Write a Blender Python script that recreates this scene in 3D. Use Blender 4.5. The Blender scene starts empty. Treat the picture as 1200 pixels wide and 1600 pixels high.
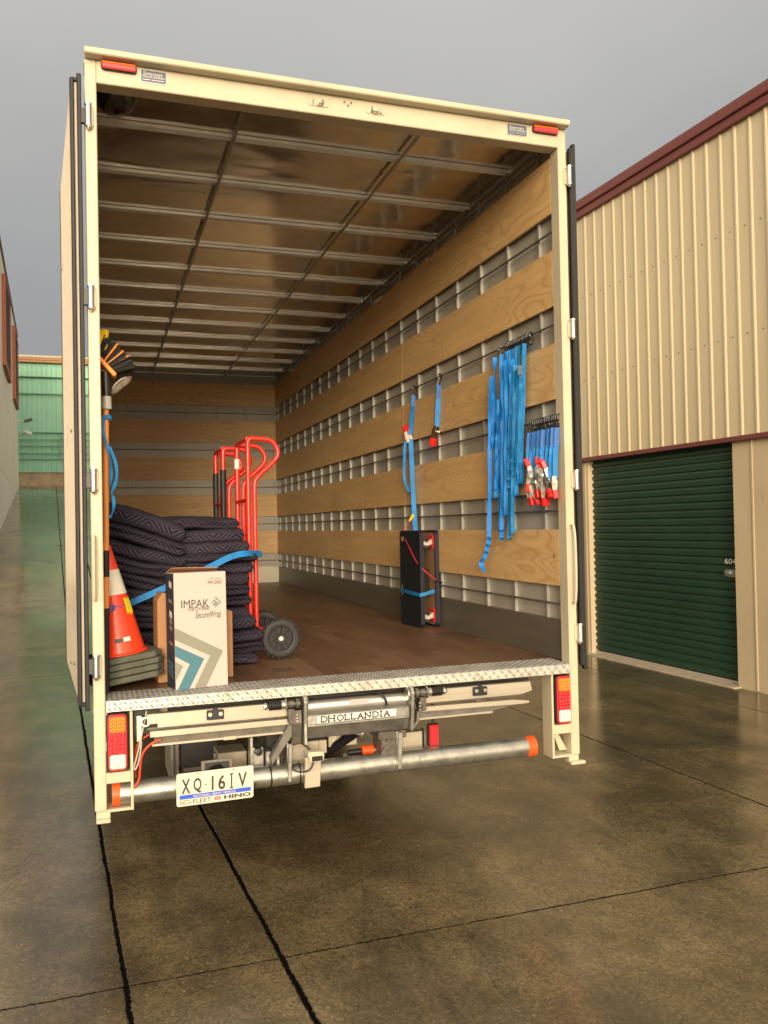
import bpy, bmesh, math, random
from mathutils import Vector, Matrix, noise
random.seed(7)
R = math.radians
PI = math.pi
C = bpy.context.scene
COL = C.collection

# ------------------------------------------------------------------ camera
CAM = Vector((-1.1953, -3.9693, 1.72))
YAW, PITCH, ROLL, FPX = -0.3262, 0.0164, -0.0200, 1322.2
fw = Vector((-math.sin(YAW)*math.cos(PITCH), math.cos(YAW)*math.cos(PITCH), math.sin(PITCH)))
rt = Vector((math.cos(YAW), math.sin(YAW), 0)); up = rt.cross(fw)
r2 = math.cos(ROLL)*rt + math.sin(ROLL)*up; u2 = -math.sin(ROLL)*rt + math.cos(ROLL)*up
cam = bpy.data.objects.new('camera', bpy.data.cameras.new('camera')); COL.objects.link(cam)
cam.matrix_world = Matrix(((r2.x, u2.x, -fw.x, CAM.x), (r2.y, u2.y, -fw.y, CAM.y), (r2.z, u2.z, -fw.z, CAM.z), (0, 0, 0, 1)))
cam.data.sensor_fit = 'VERTICAL'; cam.data.sensor_height = 36; cam.data.lens = 36*FPX/1600
cam.data.clip_start = 0.05; cam.data.clip_end = 2000
C.camera = cam

# ------------------------------------------------------------------ sky and light
SUN_DIR = Vector((-0.24, -0.95, 0.15)).normalized()      # towards the sun: low, behind and left of the camera
SUN_EL = math.asin(SUN_DIR.z); SUN_AZ = math.atan2(SUN_DIR.x, SUN_DIR.y)
w = bpy.data.worlds.new('World'); C.world = w; w.use_nodes = True
nt = w.node_tree; nt.nodes.clear()
def N(t, ty, **k):
    n = t.nodes.new(ty)
    for a, b in k.items(): setattr(n, a, b)
    return n
def mth(t, op, a, b=None, c=None, clamp=False):
    n = N(t, 'ShaderNodeMath', operation=op); n.use_clamp = clamp
    for i, x in enumerate((a, b, c)):
        if x is None: continue
        if isinstance(x, (int, float)): n.inputs[i].default_value = x
        else: t.links.new(x, n.inputs[i])
    return n.outputs[0]
def ramp(t, fac, stops, interp='LINEAR'):
    n = N(t, 'ShaderNodeValToRGB'); cr = n.color_ramp; cr.interpolation = interp
    while len(cr.elements) > 1: cr.elements.remove(cr.elements[-1])
    for i, (p, c) in enumerate(stops):
        e = cr.elements[0] if i == 0 else cr.elements.new(p)
        e.position = p; e.color = tuple(c) + ((1,) if len(c) == 3 else ())
    t.links.new(fac, n.inputs[0]); return n.outputs[0]
def mix(t, fac, a, b, mode='MIX'):
    n = N(t, 'ShaderNodeMix', data_type='RGBA', blend_type=mode)
    for i, x in ((0, fac), (6, a), (7, b)):
        if isinstance(x, (int, float)): n.inputs[i].default_value = x
        elif isinstance(x, tuple): n.inputs[i].default_value = x if len(x) == 4 else x + (1,)
        else: t.links.new(x, n.inputs[i])
    return n.outputs[2]
sky = N(nt, 'ShaderNodeTexSky', sky_type='NISHITA'); sky.sun_disc = False
sky.sun_elevation = SUN_EL; sky.sun_rotation = SUN_AZ; sky.air_density = 2; sky.dust_density = 4
tc = N(nt, 'ShaderNodeTexCoord')
sep = N(nt, 'ShaderNodeSeparateXYZ'); nt.links.new(tc.outputs['Generated'], sep.inputs[0])
nz = N(nt, 'ShaderNodeTexNoise'); nz.inputs['Scale'].default_value = 2.1; nz.inputs['Detail'].default_value = 4
nt.links.new(tc.outputs['Generated'], nz.inputs['Vector'])
elev = mth(nt, 'ADD', sep.outputs[2], mth(nt, 'MULTIPLY', mth(nt, 'SUBTRACT', nz.outputs[0], 0.5), 0.30))
cloud = ramp(nt, elev, [(0.0, (.285, .29, .315)), (0.22, (.315, .32, .34)), (0.36, (.37, .372, .378)), (0.50, (.475, .47, .455)), (1, (.70, .69, .65))])
dt = N(nt, 'ShaderNodeVectorMath', operation='DOT_PRODUCT'); nt.links.new(tc.outputs['Generated'], dt.inputs[0]); dt.inputs[1].default_value = SUN_DIR
glow = ramp(nt, mth(nt, 'MULTIPLY_ADD', dt.outputs['Value'], 0.5, 0.5), [(0.0, (0, 0, 0)), (0.52, (0.04, .03, .018)), (0.72, (.42, .345, .25)), (.88, (1.2, .95, .66)), (.96, (3.6, 2.75, 1.8)), (1, (7.5, 5.6, 3.6))])
over = mix(nt, 1.0, cloud, glow, 'ADD')
bg1 = N(nt, 'ShaderNodeBackground'); nt.links.new(sky.outputs[0], bg1.inputs[0]); bg1.inputs[1].default_value = 0.05
bg2 = N(nt, 'ShaderNodeBackground'); nt.links.new(over, bg2.inputs[0]); bg2.inputs[1].default_value = 1.0
ms = N(nt, 'ShaderNodeMixShader'); ms.inputs[0].default_value = 0.9
nt.links.new(bg1.outputs[0], ms.inputs[1]); nt.links.new(bg2.outputs[0], ms.inputs[2])
wo = N(nt, 'ShaderNodeOutputWorld'); nt.links.new(ms.outputs[0], wo.inputs[0])

sl = bpy.data.lights.new('sun', 'SUN'); sl.energy = 2.3; sl.angle = R(18); sl.color = (1.0, .84, .62)
so = bpy.data.objects.new('sun', sl); COL.objects.link(so)
so.rotation_euler = SUN_DIR.to_track_quat('Z', 'Y').to_euler()
C.view_settings.view_transform = 'Standard'; C.view_settings.look = 'None'
C.view_settings.exposure = 0.22; C.view_settings.gamma = 1
C.render.resolution_x = 768; C.render.resolution_y = 1024

# ------------------------------------------------------------------ materials
M = {}
def mat(name, col, rough=.5, metal=0., var=.0, vscale=6., bump=0., bscale=60., coat=0., rvar=0., spec=None, stretch=(1, 1, 1), dark=None):
    m = bpy.data.materials.new(name); m.use_nodes = True; t = m.node_tree
    b = t.nodes['Principled BSDF']; M[name] = m
    b.inputs['Base Color'].default_value = tuple(col) + (1,)
    b.inputs['Roughness'].default_value = rough; b.inputs['Metallic'].default_value = metal
    b.inputs['Coat Weight'].default_value = coat; b.inputs['Coat Roughness'].default_value = .12
    if spec is not None: b.inputs['Specular IOR Level'].default_value = spec
    if var or bump or rvar:
        tcn = N(t, 'ShaderNodeTexCoord'); mp = N(t, 'ShaderNodeMapping'); mp.inputs['Scale'].default_value = stretch
        t.links.new(tcn.outputs['Object'], mp.inputs[0])
    if var or rvar:
        n = N(t, 'ShaderNodeTexNoise'); n.inputs['Scale'].default_value = vscale; n.inputs['Detail'].default_value = 6; n.inputs['Roughness'].default_value = .6
        t.links.new(mp.outputs[0], n.inputs['Vector'])
        if var:
            d = dark or tuple(c*(1-var) for c in col); l = tuple(min(1, c*(1+var*.5)) for c in col)
            t.links.new(ramp(t, n.outputs[0], [(.32, d), (.5, col), (.68, l)]), b.inputs['Base Color'])
        if rvar:
            t.links.new(mth(t, 'ADD', mth(t, 'MULTIPLY', mth(t, 'SUBTRACT', n.outputs[0], .5), rvar*2), rough, clamp=True), b.inputs['Roughness'])
    if bump:
        n2 = N(t, 'ShaderNodeTexNoise'); n2.inputs['Scale'].default_value = bscale; n2.inputs['Detail'].default_value = 4
        t.links.new(mp.outputs[0], n2.inputs['Vector'])
        bp = N(t, 'ShaderNodeBump'); bp.inputs['Strength'].default_value = bump; bp.inputs['Distance'].default_value = .01
        t.links.new(n2.outputs[0], bp.inputs['Height']); t.links.new(bp.outputs[0], b.inputs['Normal'])
    return m
mat('cream', (.535, .48, .35), .36, var=.10, vscale=3.2, bump=.04, bscale=25, rvar=.08)
mat('cream_side', (.47, .42, .34), .3, var=.12, vscale=2, rvar=.1)
mat('galv', (.40, .40, .36), .34, .8, var=.28, vscale=14, bump=.12, bscale=50, rvar=.12)
mat('galv_dull', (.17, .165, .145), .5, .55, var=.3, vscale=16, rvar=.15)
mat('steel_dark', (.13, .12, .10), .5, .5, var=.35, vscale=20, bump=.1, bscale=60)
mat('alu', (.72, .70, .64), .3, .85, var=.12, vscale=8, stretch=(.3, 6, 6), rvar=.12)
mat('alu_cream', (.50, .46, .37), .36, .45, var=.1, vscale=7, stretch=(.3, 5, 5), rvar=.12)
mat('tread', (.66, .64, .57), .36, .7, var=.16, vscale=14, rvar=.15)
mat('tread_dark', (.40, .40, .38), .42, .6, var=.2, vscale=9, rvar=.12)
mat('chrome', (.8, .78, .72), .18, 1.0, var=.08, vscale=12)
mat('wall_skin', (.37, .355, .30), .42, .1, var=.08, vscale=3)
mat('bow', (.86, .88, .88), .36, .45, var=.1, vscale=10)
mat('stud', (.36, .355, .32), .45, .3, var=.15, vscale=10)
mat('kick', (.125, .11, .085), .5, .2, var=.15, vscale=5, stretch=(1, .3, 2), rvar=.1)
mat('black_rubber', (.012, .012, .013), .55, var=.3, vscale=20)
mat('black_plastic', (.016, .016, .017), .38)
mat('tyre', (.022, .022, .021), .62, var=.3, vscale=12, bump=.15, bscale=70)
mat('trolley_red', (.68, .018, .008), .32, coat=.2, var=.12, vscale=9)
mat('red_lens', (.72, .012, .022), .16, coat=.7)
mat('amber_lens', (.95, .20, .012), .18, coat=.7)
mat('clear_lens', (.78, .70, .62), .15, coat=.6, var=.1, vscale=60)
mat('lens_case', (.55, .02, .03), .22, coat=.5)
mat('orange', (.86, .10, .012), .42, var=.1, vscale=8)
mat('cone_orange', (.90, .055, .015), .4, var=.1, vscale=5, coat=.15)
mat('reflective', (.74, .72, .62), .35, var=.08, vscale=18)
mat('cone_base', (.085, .09, .065), .7, var=.4, vscale=10, bump=.2, bscale=40)
mat('yellow', (.85, .62, .015), .45, var=.1)
mat('purple', (.12, .06, .28), .5)
mat('broom_orange', (.90, .27, .03), .4)
mat('pole_orange', (.78, .30, .07), .42, var=.12, vscale=10)
mat('blue_web', (.006, .20, .60), .58, var=.22, vscale=9, bump=.25, bscale=400)
mat('blue_dark', (.01, .12, .42), .6, var=.25, vscale=20)
mat('red_plastic', (.72, .02, .02), .35)
mat('carton', (.49, .44, .41), .6, var=.03, vscale=6)
mat('carton_brown', (.37, .20, .095), .75, var=.12, vscale=6)
mat('navy', (.028, .035, .055), .5, var=.2, vscale=6)
mat('teal', (.06, .175, .23), .5, var=.05)
mat('greygreen', (.235, .235, .19), .5, var=.05)
mat('ink', (.045, .048, .045), .5)
mat('ink_mid', (.12, .12, .11), .5)
mat('white', (.68, .66, .62), .45)
mat('plate_white', (.66, .61, .51), .35)
mat('plate_blue', (.04, .11, .62), .4)
mat('badge_blue', (.07, .10, .17), .3)
mat('badge_edge', (.50, .50, .50), .3, .5)
mat('bristle_black', (.015, .014, .014), .7)
mat('bristle_grey', (.17, .14, .10), .8, var=.5, vscale=30)
mat('gloss_black', (.01, .01, .012), .2, coat=.4)
mat('board_carpet', (.010, .011, .014), .95, var=.3, vscale=60, bump=.3, bscale=250, spec=.2)
mat('board_edge', (.008, .010, .025), .5)
mat('dolly_wood', (.26, .15, .08), .6, var=.25, vscale=7, stretch=(1, 5, .6))
mat('clad', (.53, .455, .30), .45, var=.09, vscale=1.6, stretch=(1, 1.5, .12))
mat('clad_trim', (.52, .43, .285), .55, var=.07, vscale=1.2, bump=.05, bscale=10)
mat('maroon', (.15, .038, .034), .5, var=.15, vscale=3, stretch=(1, .2, 1))
mat('door_green', (.014, .050, .030), .42, var=.18, vscale=1.5)
mat('sill_conc', (.42, .36, .27), .75, var=.25, vscale=9, bump=.2, bscale=40)
mat('green_far', (.27, .55, .41), .6, var=.10, vscale=.7, stretch=(1, 1, .25))
mat('green_dark', (.17, .40, .29), .6, var=.1)
mat('retain', (.36, .28, .18), .85, var=.45, vscale=1.6, stretch=(1, 1, .5))
mat('panel_beige', (.80, .72, .57), .7, var=.08, vscale=.5)
mat('rust_frame', (.42, .13, .075), .6, var=.15)
mat('chassis', (.02, .02, .019), .6, var=.3, vscale=8)
mat('wire_red', (.55, .06, .02), .5)
mat('cable', (.45, .43, .38), .4)
mat('glass_dark', (.02, .025, .03), .08)
mat('rope_red', (.6, .02, .05), .5)

def _web():
    m = M['blue_web']; t = m.node_tree; b = t.nodes['Principled BSDF']; src = b.inputs['Base Color'].links[0].from_socket
    oi = N(t, 'ShaderNodeObjectInfo'); hs = N(t, 'ShaderNodeHueSaturation'); t.links.new(src, hs.inputs['Color'])
    t.links.new(mth(t, 'MULTIPLY_ADD', oi.outputs['Random'], .5, .72), hs.inputs['Value']); t.links.new(mth(t, 'MULTIPLY_ADD', oi.outputs['Random'], .02, .487), hs.inputs['Hue'])
    t.links.new(hs.outputs[0], b.inputs['Base Color'])
_web()
def ply_mat(name, base, dark, along, vert, rough=.5):
    """plywood face grain: nested contour bands, long in one direction, different on every board"""
    m = bpy.data.materials.new(name); m.use_nodes = True; t = m.node_tree; b = t.nodes['Principled BSDF']; M[name] = m
    tcn = N(t, 'ShaderNodeTexCoord'); oi = N(t, 'ShaderNodeObjectInfo')
    cmb = N(t, 'ShaderNodeCombineXYZ')
    for i in range(3): t.links.new(mth(t, 'MULTIPLY', oi.outputs['Random'], 37.0+11*i), cmb.inputs[i])
    ad = N(t, 'ShaderNodeVectorMath', operation='ADD'); t.links.new(tcn.outputs['Object'], ad.inputs[0]); t.links.new(cmb.outputs[0], ad.inputs[1])
    mp = N(t, 'ShaderNodeMapping'); s = [1.0, 1.0, 1.0]; s[along] = .9; s[vert] = 3.2; mp.inputs['Scale'].default_value = s
    t.links.new(ad.outputs[0], mp.inputs[0])
    n = N(t, 'ShaderNodeTexNoise'); n.inputs['Scale'].default_value = 1.15; n.inputs['Detail'].default_value = 1.2; n.inputs['Distortion'].default_value = .5
    t.links.new(mp.outputs[0], n.inputs['Vector'])
    band = mth(t, 'SINE', mth(t, 'MULTIPLY', n.outputs[0], 115.0))
    n3 = N(t, 'ShaderNodeTexNoise'); n3.inputs['Scale'].default_value = 1.3; t.links.new(ad.outputs[0], n3.inputs['Vector'])
    sh = mth(t, 'MULTIPLY', mth(t, 'POWER', mth(t, 'MULTIPLY_ADD', band, .5, .5), 4.0), ramp(t, n3.outputs[0], [(.38, (.12,)*3), (.62, (1,)*3)]))
    n2 = N(t, 'ShaderNodeTexNoise'); n2.inputs['Scale'].default_value = 5; n2.inputs['Detail'].default_value = 5
    mp2 = N(t, 'ShaderNodeMapping'); s = [1.0, 1.0, 1.0]; s[along] = .25; s[vert] = 4; mp2.inputs['Scale'].default_value = s
    t.links.new(ad.outputs[0], mp2.inputs[0]); t.links.new(mp2.outputs[0], n2.inputs['Vector'])
    c1 = ramp(t, n2.outputs[0], [(.3, tuple(x*.86 for x in base)), (.7, tuple(min(1, x*1.1) for x in base))])
    tint = mix(t, mth(t, 'MULTIPLY', oi.outputs['Random'], .3), c1, tuple(x*.82 for x in base))
    c2 = mix(t, mth(t, 'MULTIPLY', sh, .62), tint, dark)
    vo = N(t, 'ShaderNodeTexVoronoi'); vo.inputs['Scale'].default_value = 2.2; t.links.new(ad.outputs[0], vo.inputs['Vector'])
    knot = ramp(t, vo.outputs['Distance'], [(.018, (1,)*3), (.035, (0,)*3)])
    c3 = mix(t, mth(t, 'MULTIPLY', knot, .7), c2, tuple(x*.35 for x in dark))
    t.links.new(c3, b.inputs['Base Color']); b.inputs['Roughness'].default_value = rough
    return m
ply_mat('ply_side', (.66, .445, .20), (.47, .26, .09), 1, 2)
ply_mat('ply_end', (.66, .445, .20), (.47, .26, .09), 0, 2)

def floor_mat():
    """brown film-faced floor with dull worn planks across it"""
    m = bpy.data.materials.new('deck_floor'); m.use_nodes = True; t = m.node_tree; b = t.nodes['Principled BSDF']; M['deck_floor'] = m
    tcn = N(t, 'ShaderNodeTexCoord'); sp = N(t, 'ShaderNodeSeparateXYZ'); t.links.new(tcn.outputs['Object'], sp.inputs[0])
    row = mth(t, 'FLOOR', mth(t, 'MULTIPLY', sp.outputs[0], 9.0))
    cm = N(t, 'ShaderNodeCombineXYZ'); t.links.new(mth(t, 'MULTIPLY', row, 3.17), cm.inputs[0]); t.links.new(mth(t, 'MULTIPLY', sp.outputs[1], 1.6), cm.inputs[1])
    cell = N(t, 'ShaderNodeTexVoronoi', feature='F1'); cell.inputs['Scale'].default_value = 1.0; t.links.new(cm.outputs[0], cell.inputs['Vector'])
    mp = N(t, 'ShaderNodeMapping'); mp.inputs['Scale'].default_value = (26, 1.6, 1); t.links.new(tcn.outputs['Object'], mp.inputs[0])
    n = N(t, 'ShaderNodeTexNoise'); n.inputs['Scale'].default_value = 1.5; n.inputs['Detail'].default_value = 6; t.links.new(mp.outputs[0], n.inputs['Vector'])
    spc = N(t, 'ShaderNodeSeparateColor'); t.links.new(cell.outputs['Color'], spc.inputs[0])
    f = mth(t, 'ADD', mth(t, 'MULTIPLY', spc.outputs[0], .55), mth(t, 'MULTIPLY', n.outputs[0], .5))
    col = ramp(t, f, [(.2, (.105, .058, .032)), (.5, (.145, .080, .044)), (.85, (.20, .118, .070))])
    t.links.new(col, b.inputs['Base Color'])
    t.links.new(mth(t, 'MULTIPLY_ADD', n.outputs[0], .3, .28), b.inputs['Roughness'])
    bp = N(t, 'ShaderNodeBump'); bp.inputs['Strength'].default_value = .15; bp.inputs['Distance'].default_value = .004
    t.links.new(n.outputs[0], bp.inputs['Height']); t.links.new(bp.outputs[0], b.inputs['Normal'])
floor_mat()

def ceiling_mat():
    m = bpy.data.materials.new('ceiling_sheet'); m.use_nodes = True; t = m.node_tree; b = t.nodes['Principled BSDF']; M['ceiling_sheet'] = m
    b.inputs['Metallic'].default_value = .92
    tcn = N(t, 'ShaderNodeTexCoord'); n = N(t, 'ShaderNodeTexNoise'); n.inputs['Scale'].default_value = 1.4; n.inputs['Detail'].default_value = 2; n.inputs['Distortion'].default_value = .6
    mp = N(t, 'ShaderNodeMapping'); mp.inputs['Scale'].default_value = (.6, 1.5, 1); t.links.new(tcn.outputs['Object'], mp.inputs[0]); t.links.new(mp.outputs[0], n.inputs['Vector'])
    n2 = N(t, 'ShaderNodeTexNoise'); n2.inputs['Scale'].default_value = 9; n2.inputs['Detail'].default_value = 5; t.links.new(tcn.outputs['Object'], n2.inputs['Vector'])
    t.links.new(ramp(t, n2.outputs[0], [(.3, (.60, .545, .46)), (.7, (.74, .69, .60))]), b.inputs['Base Color'])
    t.links.new(mth(t, 'MULTIPLY_ADD', n2.outputs[0], .12, .09), b.inputs['Roughness'])
    bp = N(t, 'ShaderNodeBump'); bp.inputs['Strength'].default_value = .5; bp.inputs['Distance'].default_value = .032
    t.links.new(n.outputs[0], bp.inputs['Height']); t.links.new(bp.outputs[0], b.inputs['Normal'])
ceiling_mat()

def blanket_mat():
    m = bpy.data.materials.new('quilt'); m.use_nodes = True; t = m.node_tree; b = t.nodes['Principled BSDF']; M['quilt'] = m
    uv = N(t, 'ShaderNodeUVMap'); sp = N(t, 'ShaderNodeSeparateXYZ'); t.links.new(uv.outputs[0], sp.inputs[0])
    zig = mth(t, 'PINGPONG', sp.outputs[0], .125)
    v = mth(t, 'ADD', sp.outputs[1], mth(t, 'MULTIPLY', zig, 1.25))
    fr = mth(t, 'FRACT', mth(t, 'MULTIPLY', v, 30.0))
    line = mth(t, 'GREATER_THAN', fr, .86)
    wav = mth(t, 'ABSOLUTE', mth(t, 'SUBTRACT', fr, .43))
    n = N(t, 'ShaderNodeTexNoise'); n.inputs['Scale'].default_value = 9; n.inputs['Detail'].default_value = 4
    tcn = N(t, 'ShaderNodeTexCoord'); t.links.new(tcn.outputs['Object'], n.inputs['Vector'])
    base = ramp(t, n.outputs[0], [(.35, (.006, .006, .017)), (.65, (.014, .013, .030))])
    t.links.new(mix(t, mth(t, 'MULTIPLY', line, .42), base, (.26, .20, .21)), b.inputs['Base Color'])
    b.inputs['Roughness'].default_value = .78
    b.inputs['Specular IOR Level'].default_value = .25
    bp = N(t, 'ShaderNodeBump'); bp.inputs['Strength'].default_value = .5; bp.inputs['Distance'].default_value = .004; bp.invert = True
    t.links.new(wav, bp.inputs['Height']); t.links.new(bp.outputs[0], b.inputs['Normal'])
blanket_mat()
def scuff(nm, amt=.5):
    m = M[nm]; t = m.node_tree; b = t.nodes['Principled BSDF']; src = b.inputs['Base Color'].links[0].from_socket
    tcn = N(t, 'ShaderNodeTexCoord'); n = N(t, 'ShaderNodeTexNoise'); n.inputs['Scale'].default_value = 11; n.inputs['Detail'].default_value = 9; n.inputs['Roughness'].default_value = .72; n.inputs['Distortion'].default_value = .8
    mp = N(t, 'ShaderNodeMapping'); mp.inputs['Scale'].default_value = (1, 1, .35); t.links.new(tcn.outputs['Object'], mp.inputs[0]); t.links.new(mp.outputs[0], n.inputs['Vector'])
    f = mth(t, 'MULTIPLY', ramp(t, n.outputs[0], [(.60, (0,)*3), (.70, (1,)*3)]), amt)
    t.links.new(mix(t, f, src, (.10, .085, .06)), b.inputs['Base Color'])
for a_, b_ in (('cream', .30), ('cream_side', .35), ('alu_cream', .5), ('clad_trim', .3), ('galv', .5), ('sill_conc', .6), ('kick', .3), ('cone_orange', .3), ('panel_beige', .25), ('trolley_red', .35)): scuff(a_, b_)

def ground_mat():
    """wet brown concrete slabs; slab joints, cracks, oily stains, puddled film of water"""
    m = bpy.data.materials.new('wet_concrete'); m.use_nodes = True; t = m.node_tree; b = t.nodes['Principled BSDF']; M['wet_concrete'] = m
    tcn = N(t, 'ShaderNodeTexCoord'); O = tcn.outputs['Object']
    sp = N(t, 'ShaderNodeSeparateXYZ'); t.links.new(O, sp.inputs[0])
    def nz(scale, det=5, rough=.55, vec=O, dist=0):
        n = N(t, 'ShaderNodeTexNoise'); n.inputs['Scale'].default_value = scale; n.inputs['Detail'].default_value = det
        n.inputs['Roughness'].default_value = rough; n.inputs['Distortion'].default_value = dist
        t.links.new(vec, n.inputs['Vector']); return n.outputs[0]
    wob = mth(t, 'MULTIPLY', mth(t, 'SUBTRACT', nz(34, 6, .85), .5), .040)
    wob2 = mth(t, 'MULTIPLY', mth(t, 'SUBTRACT', nz(2.2, 3), .5), .02)
    xs = mth(t, 'ADD', mth(t, 'MULTIPLY_ADD', sp.outputs[1], .0485, sp.outputs[0]), mth(t, 'ADD', wob, wob2))
    ys = mth(t, 'ADD', mth(t, 'MULTIPLY_ADD', sp.outputs[0], -.004, sp.outputs[1]), mth(t, 'ADD', wob, wob2))
    def line(coord, pos, hw, soft=.004):
        d = mth(t, 'ABSOLUTE', mth(t, 'SUBTRACT', coord, pos))
        return mth(t, 'SUBTRACT', 1.0, mth(t, 'DIVIDE', mth(t, 'SUBTRACT', d, hw), soft, clamp=True), clamp=True)
    per = mth(t, 'PINGPONG', mth(t, 'ADD', ys, .6), 3.735)
    J = line(xs, -1.149, .008, .005)
    for a in (line(xs, -.553, .0095, .005), line(xs, 2.56, .005), line(xs, 4.45, .004), line(per, 0., .0025), line(xs, -3.2, .004)):
        J = mth(t, 'MAXIMUM', J, a)
    # hairline cracks
    vo = N(t, 'ShaderNodeTexVoronoi', feature='DISTANCE_TO_EDGE'); vo.inputs['Scale'].default_value = .42
    dv = N(t, 'ShaderNodeVectorMath', operation='ADD'); t.links.new(O, dv.inputs[0])
    nn = N(t, 'ShaderNodeTexNoise'); nn.inputs['Scale'].default_value = 2.5; nn.inputs['Detail'].default_value = 6; t.links.new(O, nn.inputs['Vector']); t.links.new(nn.outputs['Color'], dv.inputs[1])
    t.links.new(dv.outputs[0], vo.inputs['Vector'])
    crack = mth(t, 'MULTIPLY', mth(t, 'LESS_THAN', vo.outputs['Distance'], .0016), ramp(t, nz(.9, 2), [(.58, (0,)*3), (.70, (.75,)*3)]))
    big = nz(.55, 6, .62); mid = nz(2.3, 7, .65, dist=.4); fine = nz(60, 6, .75); fine2 = nz(240, 2, .5)
    f = mth(t, 'ADD', mth(t, 'MULTIPLY', big, .45), mth(t, 'MULTIPLY', mid, .55))
    col = ramp(t, f, [(.36, (.070, .050, .025)), (.47, (.132, .099, .050)), (.60, (.225, .172, .090)), (.72, (.31, .245, .14))])
    col = mix(t, mth(t, 'MULTIPLY', ramp(t, fine, [(.42, (1,)*3), (.58, (0,)*3)]), .55), col, (.030, .027, .018))
    col = mix(t, mth(t, 'MULTIPLY', mth(t, 'GREATER_THAN', fine2, .66), .42), col, (.36, .31, .22))
    col = mix(t, mth(t, 'MULTIPLY', ramp(t, nz(17, 6, .7, dist=.5), [(.38, (1,)*3), (.52, (0,)*3)]), .30), col, (.040, .034, .02))
    col = mix(t, mth(t, 'MULTIPLY', mth(t, 'GREATER_THAN', nz(95, 3, .6), .655), .55), col, (.40, .34, .24))
    col = mix(t, mth(t, 'MULTIPLY', mth(t, 'LESS_THAN', nz(80, 3, .6), .35), .7), col, (.015, .013, .01))
    # dark grime streaks along the joints and tyre paths
    st = N(t, 'ShaderNodeMapping'); st.inputs['Scale'].default_value = (2.2, .35, 1); st.inputs['Rotation'].default_value = (0, 0, .3); t.links.new(O, st.inputs[0])
    strk = ramp(t, nz(1.2, 6, .65, st.outputs[0]), [(.50, (0,)*3), (.66, (1,)*3)])
    col = mix(t, mth(t, 'MULTIPLY', strk, .5), col, (.035, .032, .024))
    # rust runs on the left slab
    rs = N(t, 'ShaderNodeMapping'); rs.inputs['Scale'].default_value = (6, 1.1, 1); t.links.new(O, rs.inputs[0])
    rust = mth(t, 'MULTIPLY', ramp(t, nz(.9, 5, .6, rs.outputs[0]), [(.62, (0,)*3), (.68, (1,)*3)]), mth(t, 'LESS_THAN', xs, -1.35))
    col = mix(t, mth(t, 'MULTIPLY', rust, .5), col, (.13, .05, .02))
    near = mth(t, 'MULTIPLY', mth(t, 'SUBTRACT', 1.0, mth(t, 'MULTIPLY', mth(t, 'ABSOLUTE', mth(t, 'SUBTRACT', xs, -1.149)), 9.0), clamp=True), nz(7, 4))
    col = mix(t, mth(t, 'MULTIPLY', near, .7), col, (.035, .03, .02))
    dk = mth(t, 'MAXIMUM', J, mth(t, 'MULTIPLY', crack, .85))
    col = mix(t, dk, col, (.006, .005, .004))
    t.links.new(col, b.inputs['Base Color'])
    wet = ramp(t, mth(t, 'ADD', mth(t, 'MULTIPLY', nz(.8, 5, .6, dist=.3), .7), mth(t, 'MULTIPLY', mid, .3)), [(.40, (.30,)*3), (.47, (.14,)*3), (.53, (.03,)*3)])
    lft = mth(t, 'MULTIPLY', mth(t, 'LESS_THAN', xs, -1.149), .06)
    rg = mth(t, 'ADD', mth(t, 'SUBTRACT', wet, lft), mth(t, 'MULTIPLY', mth(t, 'SUBTRACT', fine, .5), .30), clamp=True)
    rg = mth(t, 'MAXIMUM', mth(t, 'MAXIMUM', rg, .05), mth(t, 'MULTIPLY', J, .8))
    t.links.new(rg, b.inputs['Roughness']); b.inputs['IOR'].default_value = 1.5
    t.links.new(mth(t, 'MULTIPLY_ADD', dk, -.5, .5), b.inputs['Specular IOR Level'])
    bp = N(t, 'ShaderNodeBump'); bp.inputs['Strength'].default_value = .5; bp.inputs['Distance'].default_value = .006
    hgt = mth(t, 'SUBTRACT', mth(t, 'ADD', mth(t, 'MULTIPLY', fine, .22), mth(t, 'MULTIPLY', mid, .35)), mth(t, 'MULTIPLY', J, 2.0))
    t.links.new(hgt, bp.inputs['Height']); t.links.new(bp.outputs[0], b.inputs['Normal'])
ground_mat()

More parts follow.
